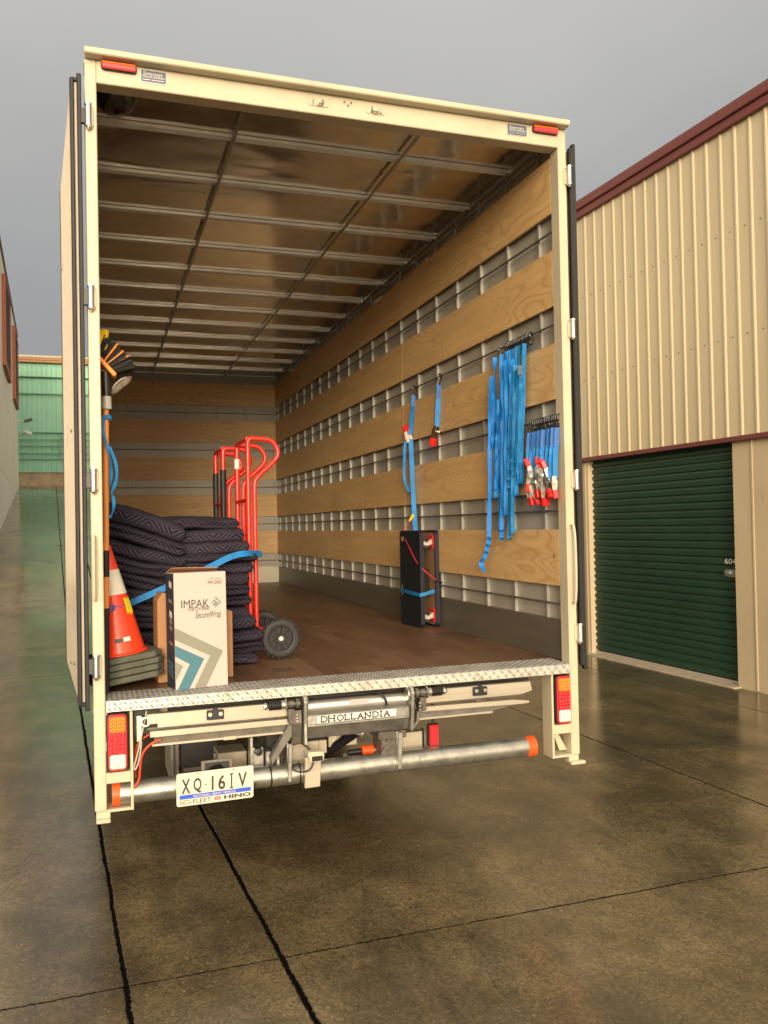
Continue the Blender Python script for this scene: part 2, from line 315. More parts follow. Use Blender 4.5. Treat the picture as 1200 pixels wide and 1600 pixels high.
# ------------------------------------------------------------------ building blocks
class MB:
    def __init__(s): s.b = bmesh.new(); s.uv = None
    def quadmesh(s, vs, fs):
        v = [s.b.verts.new(p) for p in vs]
        out = []
        for f in fs:
            try: out.append(s.b.faces.new([v[i] for i in f]))
            except ValueError: pass
        return out
    def box(s, x0, x1, y0, y1, z0, z1, bev=0., seg=1, mx=None):
        t = bmesh.new(); bmesh.ops.create_cube(t, size=1)
        for v in t.verts: v.co = Vector(((x0+x1)/2+v.co.x*(x1-x0), (y0+y1)/2+v.co.y*(y1-y0), (z0+z1)/2+v.co.z*(z1-z0)))
        if bev: bmesh.ops.bevel(t, geom=t.edges[:], offset=bev, segments=seg, profile=.5, affect='EDGES')
        s.add(t, mx); return s
    def add(s, t, mx=None):
        if mx is not None: bmesh.ops.transform(t, matrix=mx, verts=t.verts)
        me = bpy.data.meshes.new('tmp'); t.to_mesh(me); t.free(); s.b.from_mesh(me); bpy.data.meshes.remove(me); return s
    def prism(s, pts, axis, a0, a1, bev=0., mx=None):
        """polygon in the two other axes, extruded along axis"""
        def P(p, a):
            if axis == 0: return (a, p[0], p[1])
            if axis == 1: return (p[0], a, p[1])
            return (p[0], p[1], a)
        t = bmesh.new(); lo = [t.verts.new(P(p, a0)) for p in pts]; hi = [t.verts.new(P(p, a1)) for p in pts]
        t.faces.new(lo); t.faces.new(hi); n = len(pts)
        for i in range(n): t.faces.new((lo[i], lo[(i+1) % n], hi[(i+1) % n], hi[i]))
        bmesh.ops.recalc_face_normals(t, faces=t.faces[:])
        if bev: bmesh.ops.bevel(t, geom=t.edges[:], offset=bev, segments=1, affect='EDGES')
        s.add(t, mx); return s
    def tube(s, pts, r, seg=12, caps=True, smooth=0):
        pts = [Vector(p) for p in pts]
        if smooth:
            for _ in range(smooth):
                q = [pts[0]]
                for a, b_ in zip(pts, pts[1:]): q += [a.lerp(b_, .25), a.lerp(b_, .75)]
                q.append(pts[-1]); pts = q
        rs = r if isinstance(r, (list, tuple)) else [r]*len(pts)
        tang = [(pts[min(i+1, len(pts)-1)]-pts[max(i-1, 0)]).normalized() for i in range(len(pts))]
        nrm = tang[0].orthogonal().normalized(); rings = []
        for i, p in enumerate(pts):
            nrm = (nrm - tang[i]*nrm.dot(tang[i])).normalized(); bi = tang[i].cross(nrm)
            rings.append([s.b.verts.new(p + (nrm*math.cos(2*PI*k/seg)+bi*math.sin(2*PI*k/seg))*rs[i]) for k in range(seg)])
        for a, b_ in zip(rings, rings[1:]):
            for k in range(seg): f = s.b.faces.new((a[k], a[(k+1) % seg], b_[(k+1) % seg], b_[k])); f.smooth = True
        if caps: s.b.faces.new(rings[0][::-1]); s.b.faces.new(rings[-1])
        return s
    def lathe(s, prof, c, axis='Z', seg=32, mx=None, cap=True):
        t = bmesh.new(); rings = []
        for r_, h in prof:
            ring = []
            for k in range(seg):
                a = 2*PI*k/seg; p = (r_*math.cos(a), r_*math.sin(a), h)
                if axis == 'Y': p = (p[0], p[2], p[1])
                if axis == 'X': p = (p[2], p[0], p[1])
                ring.append(t.verts.new(Vector(c)+Vector(p)))
            rings.append(ring)
        for a, b_ in zip(rings, rings[1:]):
            for k in range(seg): f = t.faces.new((a[k], a[(k+1) % seg], b_[(k+1) % seg], b_[k])); f.smooth = True
        for ring in ((rings[0], rings[-1]) if cap else ()):
            try: t.faces.new(ring)
            except ValueError: pass
        bmesh.ops.recalc_face_normals(t, faces=t.faces[:])
        s.add(t, mx); return s
    def ribbon(s, pts, wd, width, th=.0022, smooth=2):
        """flat webbing along pts; wd = width direction per point"""
        pts = [Vector(p) for p in pts]; wd = [Vector(x).normalized() for x in wd]
        if len(wd) == 1: wd = wd*len(pts)
        for _ in range(smooth):
            q = [pts[0]]; qw = [wd[0]]
            for i in range(len(pts)-1):
                q += [pts[i].lerp(pts[i+1], .25), pts[i].lerp(pts[i+1], .75)]; qw += [wd[i].lerp(wd[i+1], .25), wd[i].lerp(wd[i+1], .75)]
            q.append(pts[-1]); qw.append(wd[-1]); pts, wd = q, qw
        prev = None
        for i, p in enumerate(pts):
            tg = (pts[min(i+1, len(pts)-1)]-pts[max(i-1, 0)]); tg = tg.normalized() if tg.length > 1e-7 else Vector((0, 0, 1))
            wv = wd[i]-tg*wd[i].dot(tg); wv = wv.normalized() if wv.length > 1e-5 else tg.orthogonal().normalized()
            n = tg.cross(wv); a = wv*width/2; b_ = n*th/2
            cur = [s.b.verts.new(p+x) for x in (a+b_, -a+b_, -a-b_, a-b_)]
            if prev:
                for k in range(4): f = s.b.faces.new((prev[k], prev[(k+1) % 4], cur[(k+1) % 4], cur[k])); f.smooth = True
            else: s.b.faces.new(cur[::-1])
            prev = cur
        s.b.faces.new(prev); return s
    def build(s, name, m, parent=None, auto=None):
        bmesh.ops.recalc_face_normals(s.b, faces=s.b.faces[:])
        me = bpy.data.meshes.new(name)
        off = Vector((0, 0, 0)); p = parent
        while p is not None: off += p.location; p = p.parent
        if off.length: bmesh.ops.translate(s.b, vec=-off, verts=s.b.verts)
        s.b.to_mesh(me); s.b.free()
        for mm in (m if isinstance(m, (list, tuple)) else [m]): me.materials.append(M[mm] if isinstance(mm, str) else mm)
        o = bpy.data.objects.new(name, me); COL.objects.link(o)
        if parent is not None: o.parent = parent
        if auto:
            for f in me.polygons: f.use_smooth = True
        if any(f.use_smooth for f in me.polygons): me.set_sharp_from_angle(angle=R(auto or 42))
        return o
def thing(name, label, cat, loc=(0, 0, 0), group=None):
    o = bpy.data.objects.new(name, None); o.empty_display_size = .1; COL.objects.link(o); o.location = loc
    o['label'] = label; o['category'] = cat
    if group: o['group'] = group
    return o
def tag(o, label, cat, group=None):
    o['label'] = label; o['category'] = cat
    if group: o['group'] = group
    return o
def struct(o): o['kind'] = 'structure'; return o
def dup(o, parent=None):
    c = o.copy(); COL.objects.link(c); c.parent = parent
    for ch in list(o.children): dup(ch, c)
    return c
def rrect(x0, x1, z0, z1, r, n=5):
    out = []
    for cx_, cz_, a0 in ((x1-r, z1-r, 0), (x0+r, z1-r, 90), (x0+r, z0+r, 180), (x1-r, z0+r, 270)):
        for k in range(n+1): a = R(a0+90*k/n); out.append((cx_+r*math.cos(a), cz_+r*math.sin(a)))
    return out
def text(s, x0, x1, z0, z1, m, parent, frame, name='lettering', shear=0., bold=0.):
    """fit the words s into a rectangle of the plane given by frame(x, z, out)"""
    cu = bpy.data.curves.new('t', 'FONT'); cu.body = s; cu.shear = shear; cu.offset = bold; cu.resolution_u = 3
    ob = bpy.data.objects.new('t', cu); COL.objects.link(ob)
    dg = bpy.context.evaluated_depsgraph_get(); me = bpy.data.meshes.new_from_object(ob.evaluated_get(dg))
    bpy.data.objects.remove(ob); bpy.data.curves.remove(cu)
    xs = [v.co.x for v in me.vertices]; ys = [v.co.y for v in me.vertices]
    ax, bx, ay, by = min(xs), max(xs), min(ys), max(ys)
    b = bmesh.new(); b.from_mesh(me); bpy.data.meshes.remove(me)
    for v in b.verts:
        v.co = frame(x0+(v.co.x-ax)/(bx-ax)*(x1-x0), z0+(v.co.y-ay)/(by-ay)*(z1-z0), .0012)
    k = MB(); k.b.free(); k.b = b
    return k.build(name, m, parent)
def strokes(segs, wdt, frame, m, parent, name='lettering'):
    k = MB()
    for (a, b_) in segs:
        a = Vector(a); b_ = Vector(b_); d = (b_-a); d = d.normalized() if d.length else Vector((1, 0)); n = Vector((-d.y, d.x))*wdt/2
        vs = [k.b.verts.new(frame(q.x, q.y, .0012)) for q in (a-n, b_-n, b_+n, a+n)]
        k.b.faces.new(vs)
    return k.build(name, m, parent)
def poly(pts, frame, m, parent, name, out=.0008):
    k = MB(); k.b.faces.new([k.b.verts.new(frame(x, z, out)) for x, z in pts]); return k.build(name, m, parent)

# ------------------------------------------------------------------ ground (one sheet; the lane climbs a ramp beyond the truck)
SL = .136; RY0 = 12.0; RY1 = 43.5
def gz(x, y):
    yy = y + .05*x*0
    def sp(v): return .5*(v+math.sqrt(v*v+3.0))
    return SL*(sp(yy-RY0)-sp(yy-RY1)) - SL*(sp(-40-RY0)-sp(-40-RY1))
k = MB(); xsn = [-300, -60, -12, -4, 0, 4, 12, 60, 300]
ysn = [-300, -40, -10, 0, 6]+[8+.5*i for i in range(17)]+[18, 22, 28, 34, 38]+[40+.5*i for i in range(17)]+[52, 70, 150, 700]
gv = [[k.b.verts.new((x, y, gz(x, y))) for x in xsn] for y in ysn]
for a, b_ in zip(gv, gv[1:]):
    for i in range(len(xsn)-1): f = k.b.faces.new((a[i], a[i+1], b_[i+1], b_[i])); f.smooth = True
struct(k.build('ground', 'wet_concrete'))

# ------------------------------------------------------------------ storage building on the right
SY = R(2.2); WN = Vector((4.88, 4.3, 0)); wd_ = Vector((-math.sin(SY), math.cos(SY), 0)); wo_ = Vector((-math.cos(SY), -math.sin(SY), 0))
def W(u, o, z): return WN + wd_*u + wo_*o + Vector((0, 0, z))     # u along the wall (away from camera +), o outwards to the lane
def wbox(k, u0, u1, o0, o1, z0, z1, bev=0.):
    mx = Matrix.Translation(WN) @ Matrix.Rotation(SY, 4, 'Z')
    k.box(-o1, -o0, u0, u1, z0, z1, bev, 1, mx); return k
rb = thing('storage_building', 'cream corrugated storage shed with maroon roof edge and dark green roller door', 'building', WN)
k = MB(); U0, U1 = -9.0, 16.0
wbox(k, U0, -1.262, -.30, .0, 0, 2.53); wbox(k, 1.27, U1, -.30, .0, 0, 2.53)      # piers either side of the door
wbox(k, -1.262, 1.27, -.4, -.3, 0, 2.53)
k.build('wall', 'clad_trim', rb)
for a in ((-1.53, -1.51, -.02, .008), (1.32, 1.34, -.02, .008)): k = MB(); wbox(k, *a, .02, 2.5); k.build('door_jamb', 'clad_trim', rb)
k = MB(); pitch = .2; prof = []; u = U0
while u < U1:
    prof += [(u, 0.0), (u+.150, 0.0), (u+.164, .013), (u+.184, .013), (u+.198, .0)]; u += pitch
prof.append((U1, 0))
lo = [k.b.verts.new(W(a, .02+o, 2.555)) for a, o in prof]; hi = [k.b.verts.new(W(a, .02+o, 5.75)) for a, o in prof]
for i in range(len(prof)-1): k.b.faces.new((lo[i], lo[i+1], hi[i+1], hi[i]))
clad = k.build('wall_cladding', 'clad', rb)
k = MB()
for zz in (3.55, 4.62):
    uu = U0+.06
    while uu < U1: k.add_screw = None; wbox(k, uu, uu+.012, .02, .026, zz, zz+.012); uu += pitch
k.build('screw_row', 'galv_dull', rb)
k = MB(); wbox(k, U0, U1, -.02, .06, 2.50, 2.55, .004); k.build('door_flashing', 'maroon', rb)
k = MB(); wbox(k, U0, U1, .0, .07, 5.665, 5.76, .006); wbox(k, U0, U1, .0, .10, 5.76, 5.86, .008); wbox(k, U0, U1, -.05, .085, 5.86, 5.885, .004); k.build('gutter', 'maroon', rb)
k = MB(); k.quadmesh([W(U0, .02, 5.87), W(U1, .02, 5.87), W(U1, -9, 6.6), W(U0, -9, 6.6), W(U0, -9, 0), W(U1, -9, 0), W(U0, -.3, 0), W(U1, -.3, 0), W(U0, -.3, 5.86), W(U1, -.3, 5.86)],
    [(0, 1, 2, 3), (3, 2, 5, 4), (0, 3, 4, 6, 8), (1, 2, 5, 7, 9)]); k.build('roof', 'maroon', rb)
k = MB(); prof = []; z = .06
while z < 2.5:
    prof += [(z, 0), (z+.012, .018), (z+.05, .024), (z+.062, .002), (z+.072, 0)]; z += .084
lo = [k.b.verts.new(W(-1.262, -.085+o, zz)) for zz, o in prof]; hi = [k.b.verts.new(W(1.27, -.085+o, zz)) for zz, o in prof]
for i in range(len(prof)-1): f = k.b.faces.new((lo[i], lo[i+1], hi[i+1], hi[i]))
rd = k.build('roller_door', 'door_green', rb)
k = MB(); wbox(k, -1.262, 1.27, -.10, -.055, .015, .055, .004); k.build('bottom_rail', 'alu_cream', rd)
k = MB(); wbox(k, -1.255, -1.07, -.062, -.050, 1.12, 1.20, .003); wbox(k, -1.16, -1.06, -.050, -.034, 1.135, 1.185, .006); k.tube([W(-1.13, -.04, 1.16), W(-1.13, -.015, 1.16)], .014); k.build('lock', 'galv', rd)
text('604', -1.485+.0, -1.325, 1.255, 1.31, 'white', rd, lambda x, z, o: W(-1.055-(x+1.485), -.0585+o, z), bold=.01)
k = MB(); wbox(k, -1.30, 1.36, -.3, .09, -.03, .022, .006); struct(k.build('door_sill', 'sill_conc'))

# ------------------------------------------------------------------ tall panel building on the left and green shed at the end of the lane
LY = R(2.66); LN = Vector((-4.15, 25.49, 0)); lmx = Matrix.Translation(LN) @ Matrix.Rotation(LY, 4, 'Z')
lb = thing('warehouse', 'pale concrete panel warehouse with two rust coloured louvre windows, left edge', 'building', LN)
k = MB(); k.box(-14, 0, -9, 16.5, -1, 3.79, 0, 1, lmx); k.box(-14, 0, -9, 16.5, 3.81, 11.55, 0, 1, lmx); k.box(-13.9, -.03, -8.9, 16.4, 3.7, 3.9, 0, 1, lmx); k.build('wall', 'panel_beige', lb)
k = MB(); k.box(-14.05, .05, -9.05, 16.55, 11.55, 11.68, 0, 1, lmx); k.build('parapet_cap', 'steel_dark', lb)
for y0, y1 in ((2.6, 6.6), (10.6, 14.3)):
    k = MB()
    for a in ((0, .13, y0, y0+.18, 7.6, 10.8), (0, .13, y1-.18, y1, 7.6, 10.8), (0, .13, y0+.18, y1-.18, 7.6, 7.75), (0, .13, y0+.18, y1-.18, 10.65, 10.8)): k.box(*a, 0, 1, lmx)
    wn = k.build('louvre_window', 'rust_frame', lb)
    k = MB()
    for i in range(18):
        z = 7.78+i*.16; k.box(.02, .10, y0+.19, y1-.19, z, z+.05, 0, 1, lmx)
    k.build('louvre', 'steel_dark', wn)
fl = thing('floodlight', 'small white floodlight on a bracket high on the left warehouse wall, before the green shed', 'floodlight', lmx @ Vector((0, 12.8, 6.7)))
for i, zz in enumerate((7.15, 6.55)):
    k = MB(); k.tube([lmx @ Vector((0, 15, zz)), lmx @ Vector((.3, 15, zz+.06))], .02); k.build('bracket', 'white', fl)
    k = MB(); k.box(-.2, .2, -.1, .1, -.07, .07, .03, 1, Matrix.Translation(lmx @ Vector((.5, 15, zz+.05))) @ Matrix.Rotation(R(25 if i else -20), 4, 'Y')); k.build('lamp_head', 'white' if i else 'steel_dark', fl)

gb = thing('green_shed', 'pale green metal clad shed closing the far end of the lane', 'building', (-4, 46, 4.2))
k = MB(); k.box(-13, 9, 46.35, 46.6, 4.0, 5.05); k.box(-13, 9, 46.3, 46.35, 4.0, 4.12); k.build('base_wall', 'retain', gb)
k = MB(); prof = []; x = -13
while x < 9: prof += [(x, 0), (x+.16, 0), (x+.18, -.03), (x+.22, -.03), (x+.24, 0)]; x += .25
for z0, z1, o in ((5.05, 5.75, .0), (5.80, 7.22, .1), (7.28, 9.35, .06), (9.42, 10.30, .1), (10.36, 11.1, .0)):
    lo = [k.b.verts.new((a, 46.3+d+o, z0)) for a, d in prof]; hi = [k.b.verts.new((a, 46.3+d+o, z1)) for a, d in prof]
    for i in range(len(prof)-1): k.b.faces.new((lo[i], lo[i+1], hi[i+1], hi[i]))
k.build('wall_cladding', 'green_far', gb)
k = MB(); k.box(-13, 9, 46.45, 54, 4.0, 11.1); k.build('wall', 'green_dark', gb)
k = MB()
for z in (5.76, 6.1, 6.5, 6.85, 7.24, 9.38, 10.32): k.box(-13, 9, 46.2, 46.3, z, z+.045)
for x in (-8, -5.5, -3.1, -.6): k.box(x, x+.05, 46.2, 46.3, 5.8, 7.2)
k.build('wall_rail', 'green_dark', gb)
k = MB(); k.box(-13.1, 9.1, 46.0, 46.4, 11.1, 11.22); k.box(-13.1, 9.1, 45.95, 46.4, 11.22, 11.34); k.build('gutter', 'carton_brown', gb)
k = MB(); k.box(-13.1, 9.1, 45.9, 54, 11.34, 11.46); k.build('roof', 'sill_conc', gb)

# ------------------------------------------------------------------ the truck
tr = thing('box_truck', 'white box truck seen from behind with both rear doors folded back and cargo bay open', 'truck', (0, 0, 0))
HW, PW, ZF, ZC, ZR, L = 1.225, .05, .971, 3.844, 3.868, 7.72
def fr(y): return lambda x, z, o: Vector((x, y-o, z))             # drawing plane on a rear face (outwards is -Y)
# rear frame: posts, header, lip, lamp boxes
k = MB()
for s in (-1, 1):
    k.box(*sorted((s*(HW-PW), s*HW)), 0, .085, .482, 3.838, .004)
    k.box(*sorted((s*1.060, s*1.072)), -.002, .10, .474, .915, .002)
    k.box(*sorted((s*1.072, s*(HW-PW))), .004, .10, .474, .486, .001)
    k.box(*sorted((s*1.072, s*(HW-PW))), .002, .05, .60, .648, .002)
    k.box(*sorted((s*(HW-PW-.015), s*(HW-.005))), .005, .05, .44, .482, .003)
    k.box(*sorted((s*(HW-PW-.015), s*(HW+(.02 if s > 0 else -.005)))), -.022, .006, .435, .452, .003)
k.prism([(1.13, .50), (1.175, .50), (1.10, .63), (1.08, .63)], 1, .05, .055)
k.box(-(HW-PW), HW-PW, .0, .085, 3.735, 3.838, .004)
k.box(-HW, HW, -.055, .09, 3.838, 3.868, .005)
rf = k.build('rear_frame', 'cream', tr)
# header marker lights
for x0, x1 in ((-1.155, -1.0), (1.02, 1.172)):
    k = MB(); k.prism(rrect(x0, x1, 3.795, 3.832, .014), 1, -.012, .0, .003); lt = k.build('marker_light', 'gloss_black', tr)
    k = MB(); k.prism(rrect(x0+.004, x1-.004, 3.8225, 3.830, .0035), 1, -.024, -.012, .002); k.build('amber_lens', 'amber_lens', lt)
    k = MB(); k.prism(rrect(x0+.004, x1-.004, 3.798, 3.8215, .007), 1, -.026, -.012, .003); k.build('red_lens', 'red_lens', lt)
# maker's badges
for x0 in (-.985, .872):
    x1 = x0+.118; k = MB(); k.prism(rrect(x0, x1, 3.767, 3.826, .008), 1, -.003, .0); bd = k.build('badge', 'badge_edge', tr)
    k = MB(); k.prism(rrect(x0+.004, x1-.004, 3.771, 3.822, .006), 1, -.0045, -.003); k.build('badge_face', 'badge_blue', bd)
    F = fr(-.0045)
    text('Suncoast', x0+.012, x1-.018, 3.800, 3.818, 'plate_white', bd, F, shear=.25)
    text('TRUCK BODIES', x0+.009, x1-.010, 3.789, 3.797, 'plate_white', bd, F, bold=.02)
    strokes([((x0+.01, 3.780), (x0+.045, 3.780)), ((x0+.05, 3.780), (x1-.012, 3.780))], .003, F, 'badge_edge', bd)
# latch keepers on the header
for cx_ in (-.148, .146):
    k = MB(); k.prism(rrect(cx_-.052, cx_+.052, 3.772, 3.810, .015), 1, -.004, .0, .001); lk = k.build('latch_keeper', 'cream', tr)
    k = MB()
    sgn = -1 if cx_ < 0 else 1
    for dx in (-.022, .022): k.prism([(cx_+dx-.006, 3.778), (cx_+dx+.008*sgn, 3.778), (cx_+dx+.008*sgn, 3.804), (cx_+dx-.002, 3.804)], 1, -.013, -.004, .001)
    k.tube([(cx_-.02*sgn, -.004, 3.806), (cx_-.02*sgn, -.022, 3.790), (cx_-.012*sgn, -.022, 3.778), (cx_+.008*sgn, -.016, 3.778)], .004, 8)
    k.build('latch_claw', 'galv', lk)
k = MB()
for x, z in ((-.016, 3.812), (.018, 3.812), (.002, 3.797)): k.lathe([(.0001, -.004), (.006, -.003), (.006, .0)], (x, 0, z), 'Y', 10)
k.build('bolt', 'galv_dull', rf)
# shell
for s in (-1, 1):
    k = MB(); k.box(*sorted((s*1.213, s*1.2245)), .085, L+.06, .93, 3.83); k.build('side_wall', 'wall_skin', tr)
    k = MB(); k.box(*sorted((s*1.2246, s*1.2285)), .09, L+.07, .90, 3.80, .001); k.build('side_panel', 'cream_side', tr)
k = MB(); k.box(-1.213, 1.213, L+.02, L+.05, .93, 3.84); k.build('front_wall', 'wall_skin', tr)
k = MB(); k.box(-1.22, 1.22, .09, L+.06, ZC, ZR-.003); k.build('ceiling_panel', 'ceiling_sheet', tr)
k = MB(); k.box(-1.23, 1.23, .09, L+.08, ZR-.003, ZR+.006, .002); k.build('roof', 'cream_side', tr)
k = MB(); k.box(-1.213, 1.213, .205, L+.02, .93, .969); fl_ = k.build('cargo_floor', 'deck_floor', tr)
for i in range(13):                                                # roof bows: a flat pan with two raised flanges
    y = .565+.605*i
    if y > L-.03: break
    k = MB(); k.box(-1.195, 1.195, y-.003, y+.030, ZC-.008, ZC); k.box(-1.195, 1.195, y-.011, y-.003, ZC-.022, ZC-.002, .001); k.box(-1.17, 1.17, y+.030, y+.037, ZC-.022, ZC-.002, .001)
    k.build('roof_bow', 'bow', tr)
for x in (-.478, .47):
    k = MB(); k.box(x-.010, x+.010, .09, L, ZC-.034, ZC-.026, .002); k.build('ceiling_rail', 'galv', tr)
for s in (-1, 1):
    k = MB(); k.box(*sorted((s*1.185, s*1.213)), .09, L, 3.826, ZC); k.box(*sorted((s*1.192, s*1.204)), .09, L, 3.785, 3.797, .001); k.build('cornice_rail', 'stud', tr)
    k = MB(); k.box(*sorted((s*1.188, s*1.213)), .09, L, ZF-.002, 1.187, .002); k.build('kick_panel', 'kick', tr)
    for i in range(20):
        y = .262+.387*i
        if y > L-.05: break
        k = MB(); k.box(*sorted((s*1.192, s*1.213)), y-.010, y+.010, 1.187, 3.825, .002); k.build('wall_stud', 'stud', tr)
for x in [-1.165]+[-.79+.39*i for i in range(6)]:
    k = MB(); k.box(x-.012, x+.012, L, L+.02, 1.187, 3.80, .002); k.build('wall_stud', 'stud', tr)
k = MB(); k.box(-1.19, 1.188, L-.006, L+.02, ZF-.002, 1.187); k.build('kick_panel', 'alu_cream', tr)
for i in range(5):
    z1 = 3.717-.509*i; z0 = z1-.306
    for s in (-1, 1):
        for y0, y1 in ((.088, 2.497), (2.500, 4.918), (4.921, L-.014)):
            k = MB(); k.box(*sorted((s*1.176, s*1.1915)), y0, y1, z0, z1, .0012); k.build('plywood_slat', 'ply_side', tr)
    k = MB(); k.box(-1.176, 1.176, L-.012, L-.0005, z0, z1, .001); k.build('plywood_slat', 'ply_end', tr)
for i in range(5):
    z = 3.717-.306-.1-.509*i
    if i == 4: z -= .0
    for s in (-1, 1):
        k = MB(); k.tube([(s*1.183, .09, z), (s*1.183, L-.01, z)], .0065, 8); k.build('tie_rail', 'galv_dull', tr)
    k = MB(); k.tube([(-1.18, L-.004, z), (1.18, L-.004, z)], .0055, 8); k.build('tie_rail', 'stud', tr)
k = MB(); k.lathe([(.002, -.10), (.05, -.09), (.085, -.06), (.105, -.02), (.108, 0)], (-1.09, .30, ZC), 'Z', 28); k.build('dome_lamp', 'gloss_black', tr)
# chequer plate threshold
k = MB(); k.box(-1.176, 1.174, -.02, .205, .92, .970, .004); th = k.build('threshold', 'tread_dark', tr)
def lozenges(k, mk, nx, nz, px, pz, ln, wi, ht):
    for i in range(nx):
        for j in range(nz):
            s = 1 if (i+j) % 2 else -1; a = R(45)*s; cx_ = i*px; cz_ = j*pz
            dx, dz = math.cos(a), math.sin(a); vs = []
            base = [(-ln, 0), (0, -wi), (ln, 0), (0, wi)]
            for p, q in base: vs.append(mk(cx_+p*dx-q*dz, cz_+p*dz+q*dx, 0))
            vs += [mk(cx_+(-ln*.62)*dx, cz_+(-ln*.62)*dz, ht), mk(cx_+(ln*.62)*dx, cz_+(ln*.62)*dz, ht)]
            v = [k.b.verts.new(p) for p in vs]
            for f in ((0, 1, 4), (1, 5, 4), (1, 2, 5), (2, 3, 5), (3, 4, 5), (3, 0, 4)): k.b.faces.new([v[q] for q in f])
k = MB(); lozenges(k, lambda x, z, o: Vector((-1.158+x, -.0236-o, .9330+z)), 103, 2, .0226, .0226, .0168, .0055, .0040)
k.build('tread_pattern', 'tread', th)
k = MB(); lozenges(k, lambda x, z, o: Vector((-1.158+x, -.004+z, .9702+o)), 103, 9, .0226, .0226, .0162, .0052, .0030)
k.build('tread_pattern', 'tread_dark', th)
k = MB(); k.box(-1.172, 1.17, -.0235, -.0195, .921, .9685, .001); k.build('threshold_face', 'tread', th)
# tail lamps
for s in (-1, 1):
    x0, x1 = sorted((s*1.080, s*1.172)); k = MB(); k.prism(rrect(x0, x1, .652, .912, .022), 1, -.006, .03, .004)
    lt = k.build('tail_light', 'black_plastic', tr)
    k = MB(); k.prism(rrect(x0+.005, x1-.005, .657, .907, .02), 1, -.018, -.006, .004); k.build('lens_surround', 'lens_case', lt)
    for nm, z0, z1, mm in (('amber_lens', .828, .896, 'amber_lens'), ('red_lens', .732, .826, 'red_lens'), ('clear_lens', .668, .730, 'clear_lens')):
        k = MB(); k.prism(rrect(x0+.012, x1-.012, z0, z1, .008), 1, -.024, -.018, .002)
        nx = 4; nz_ = max(2, round((z1-z0)/.0185))
        for i in range(nx):
            for j in range(nz_):
                cx_ = x0+.020+(x1-x0-.040)*i/(nx-1); cz_ = z0+.011+(z1-z0-.022)*j/(nz_-1)
                k.lathe([(.0005, -.0052), (.0045, -.0042), (.0072, -.001), (.0076, .001)], (cx_, -.024, cz_), 'Y', 10)
        k.build(nm, mm, lt)
# hinges
for s, zs in ((-1, (3.574, 2.76, 1.947, 1.125)), (1, (3.581, 2.756, 1.946, 1.129))):
    for z in zs:
        x = s*(HW-.014) if s < 0 else HW+.004
        k = MB(); k.lathe([(.0005, -.062), (.006, -.060), (.009, -.052), (.015, -.050), (.016, -.043), (.0125, -.042), (.0125, .042), (.016, .043), (.016, .052), (.0005, .053)], (x, -.022, z), 'Z', 16)
        hg = k.build('hinge', 'chrome', tr)
        k = MB(); k.box(*sorted((x, x-s*.022)), -.008, -.0015, z-.042, z+.042, .002); k.build('hinge_plate', 'cream', hg)
        k = MB(); k.box(*sorted((x+s*.006, x+s*(.032 if s < 0 else .022))), -.014, .006, z-.034, z+.034, .002); k.build('hinge_plate', 'black_plastic', hg)
# grab handles
for x, z0, z1 in ((-1.207, 1.42, 1.70), (1.207, 1.29, 1.704)):
    k = MB(); k.tube([(x-.008, .0, z0), (x-.008, -.045, z0), (x-.008, -.045, z1), (x-.008, .0, z1)], .0075, 10, smooth=2); k.build('grab_handle', 'cream', tr)
# rear doors folded back along the sides
for s in (-1, 1):
    a = -s*R(4.2) if s < 0 else -R(1.5)
    piv = Vector((s*1.246, .0, 0)); mx = Matrix.Translation(piv) @ Matrix.Rotation(R(4.4) if s < 0 else -R(1.2), 4, 'Z')
    x0, x1 = (-.038, 0) if s < 0 else (0, .026)
    k = MB(); k.prism([(.012, .97), (1.16, 1.0), (1.16, 3.66), (.012, 3.735)], 0, x0, x1, 0, mx); dr = k.build('rear_door', 'cream_side', tr)
    k = MB(); xo = x0 if s < 0 else x1
    e = -.006 if s < 0 else .006
    k.box(x0-.005, x0+.013, -.004, .022, .955, 3.742, .004, 1, mx); k.box(x1-.013, x1+.006, -.008, .022, .93, 3.765, .004, 1, mx)
    k.box(x0-.002, x1+.002, 0, .014, .948, .966, .004, 1, mx); k.box(x0-.002, x1+.002, 0, .014, 3.730, 3.748, .004, 1, mx)
    if s > 0: k.box(x0-.004, x1+.004, -.006, .024, .952, 3.745, .005, 1, mx)
    k.build('door_seal', 'black_rubber', dr)
    k = MB(); k.box(x0-.003, x1+.003, 1.155, 1.175, .99, 3.67, .003, 1, mx); k.build('door_seal', 'black_rubber', dr)
    for y_, z in ((.30, 1.1), (.30, 2.2), (1.10, 1.4), (1.10, 3.2), (.62, 1.06)):
        k = MB(); k.lathe([(.0005, -.004), (.008, -.003), (.009, .003)], mx @ Vector((xo+e*.4, y_, z)), 'X', 8); k.build('rivet', 'galv_dull', dr)
k = MB(); k.box(1.2835, 1.2865, .25, .285, 1.14, 1.56); k.build('reflector_strip', 'yellow', tr)
# underrun bar
k = MB(); k.tube([(-1.118, .05, .540), (.925, .05, .540)], .0505, 32); ub = k.build('underrun_bar', 'galv', tr)
for a, b_ in ((-1.152, -1.118), (.925, .972)):
    k = MB(); k.tube([(a, .05, .540), (b_, .05, .540)], .0535, 32); k.build('end_cap', 'orange', ub)
k = MB()
for x in (-.437, -.297): k.lathe([(.0522, -.004), (.0522, .004)], (x, .05, .540), 'X', 24)
k.build('band', 'black_plastic', ub)
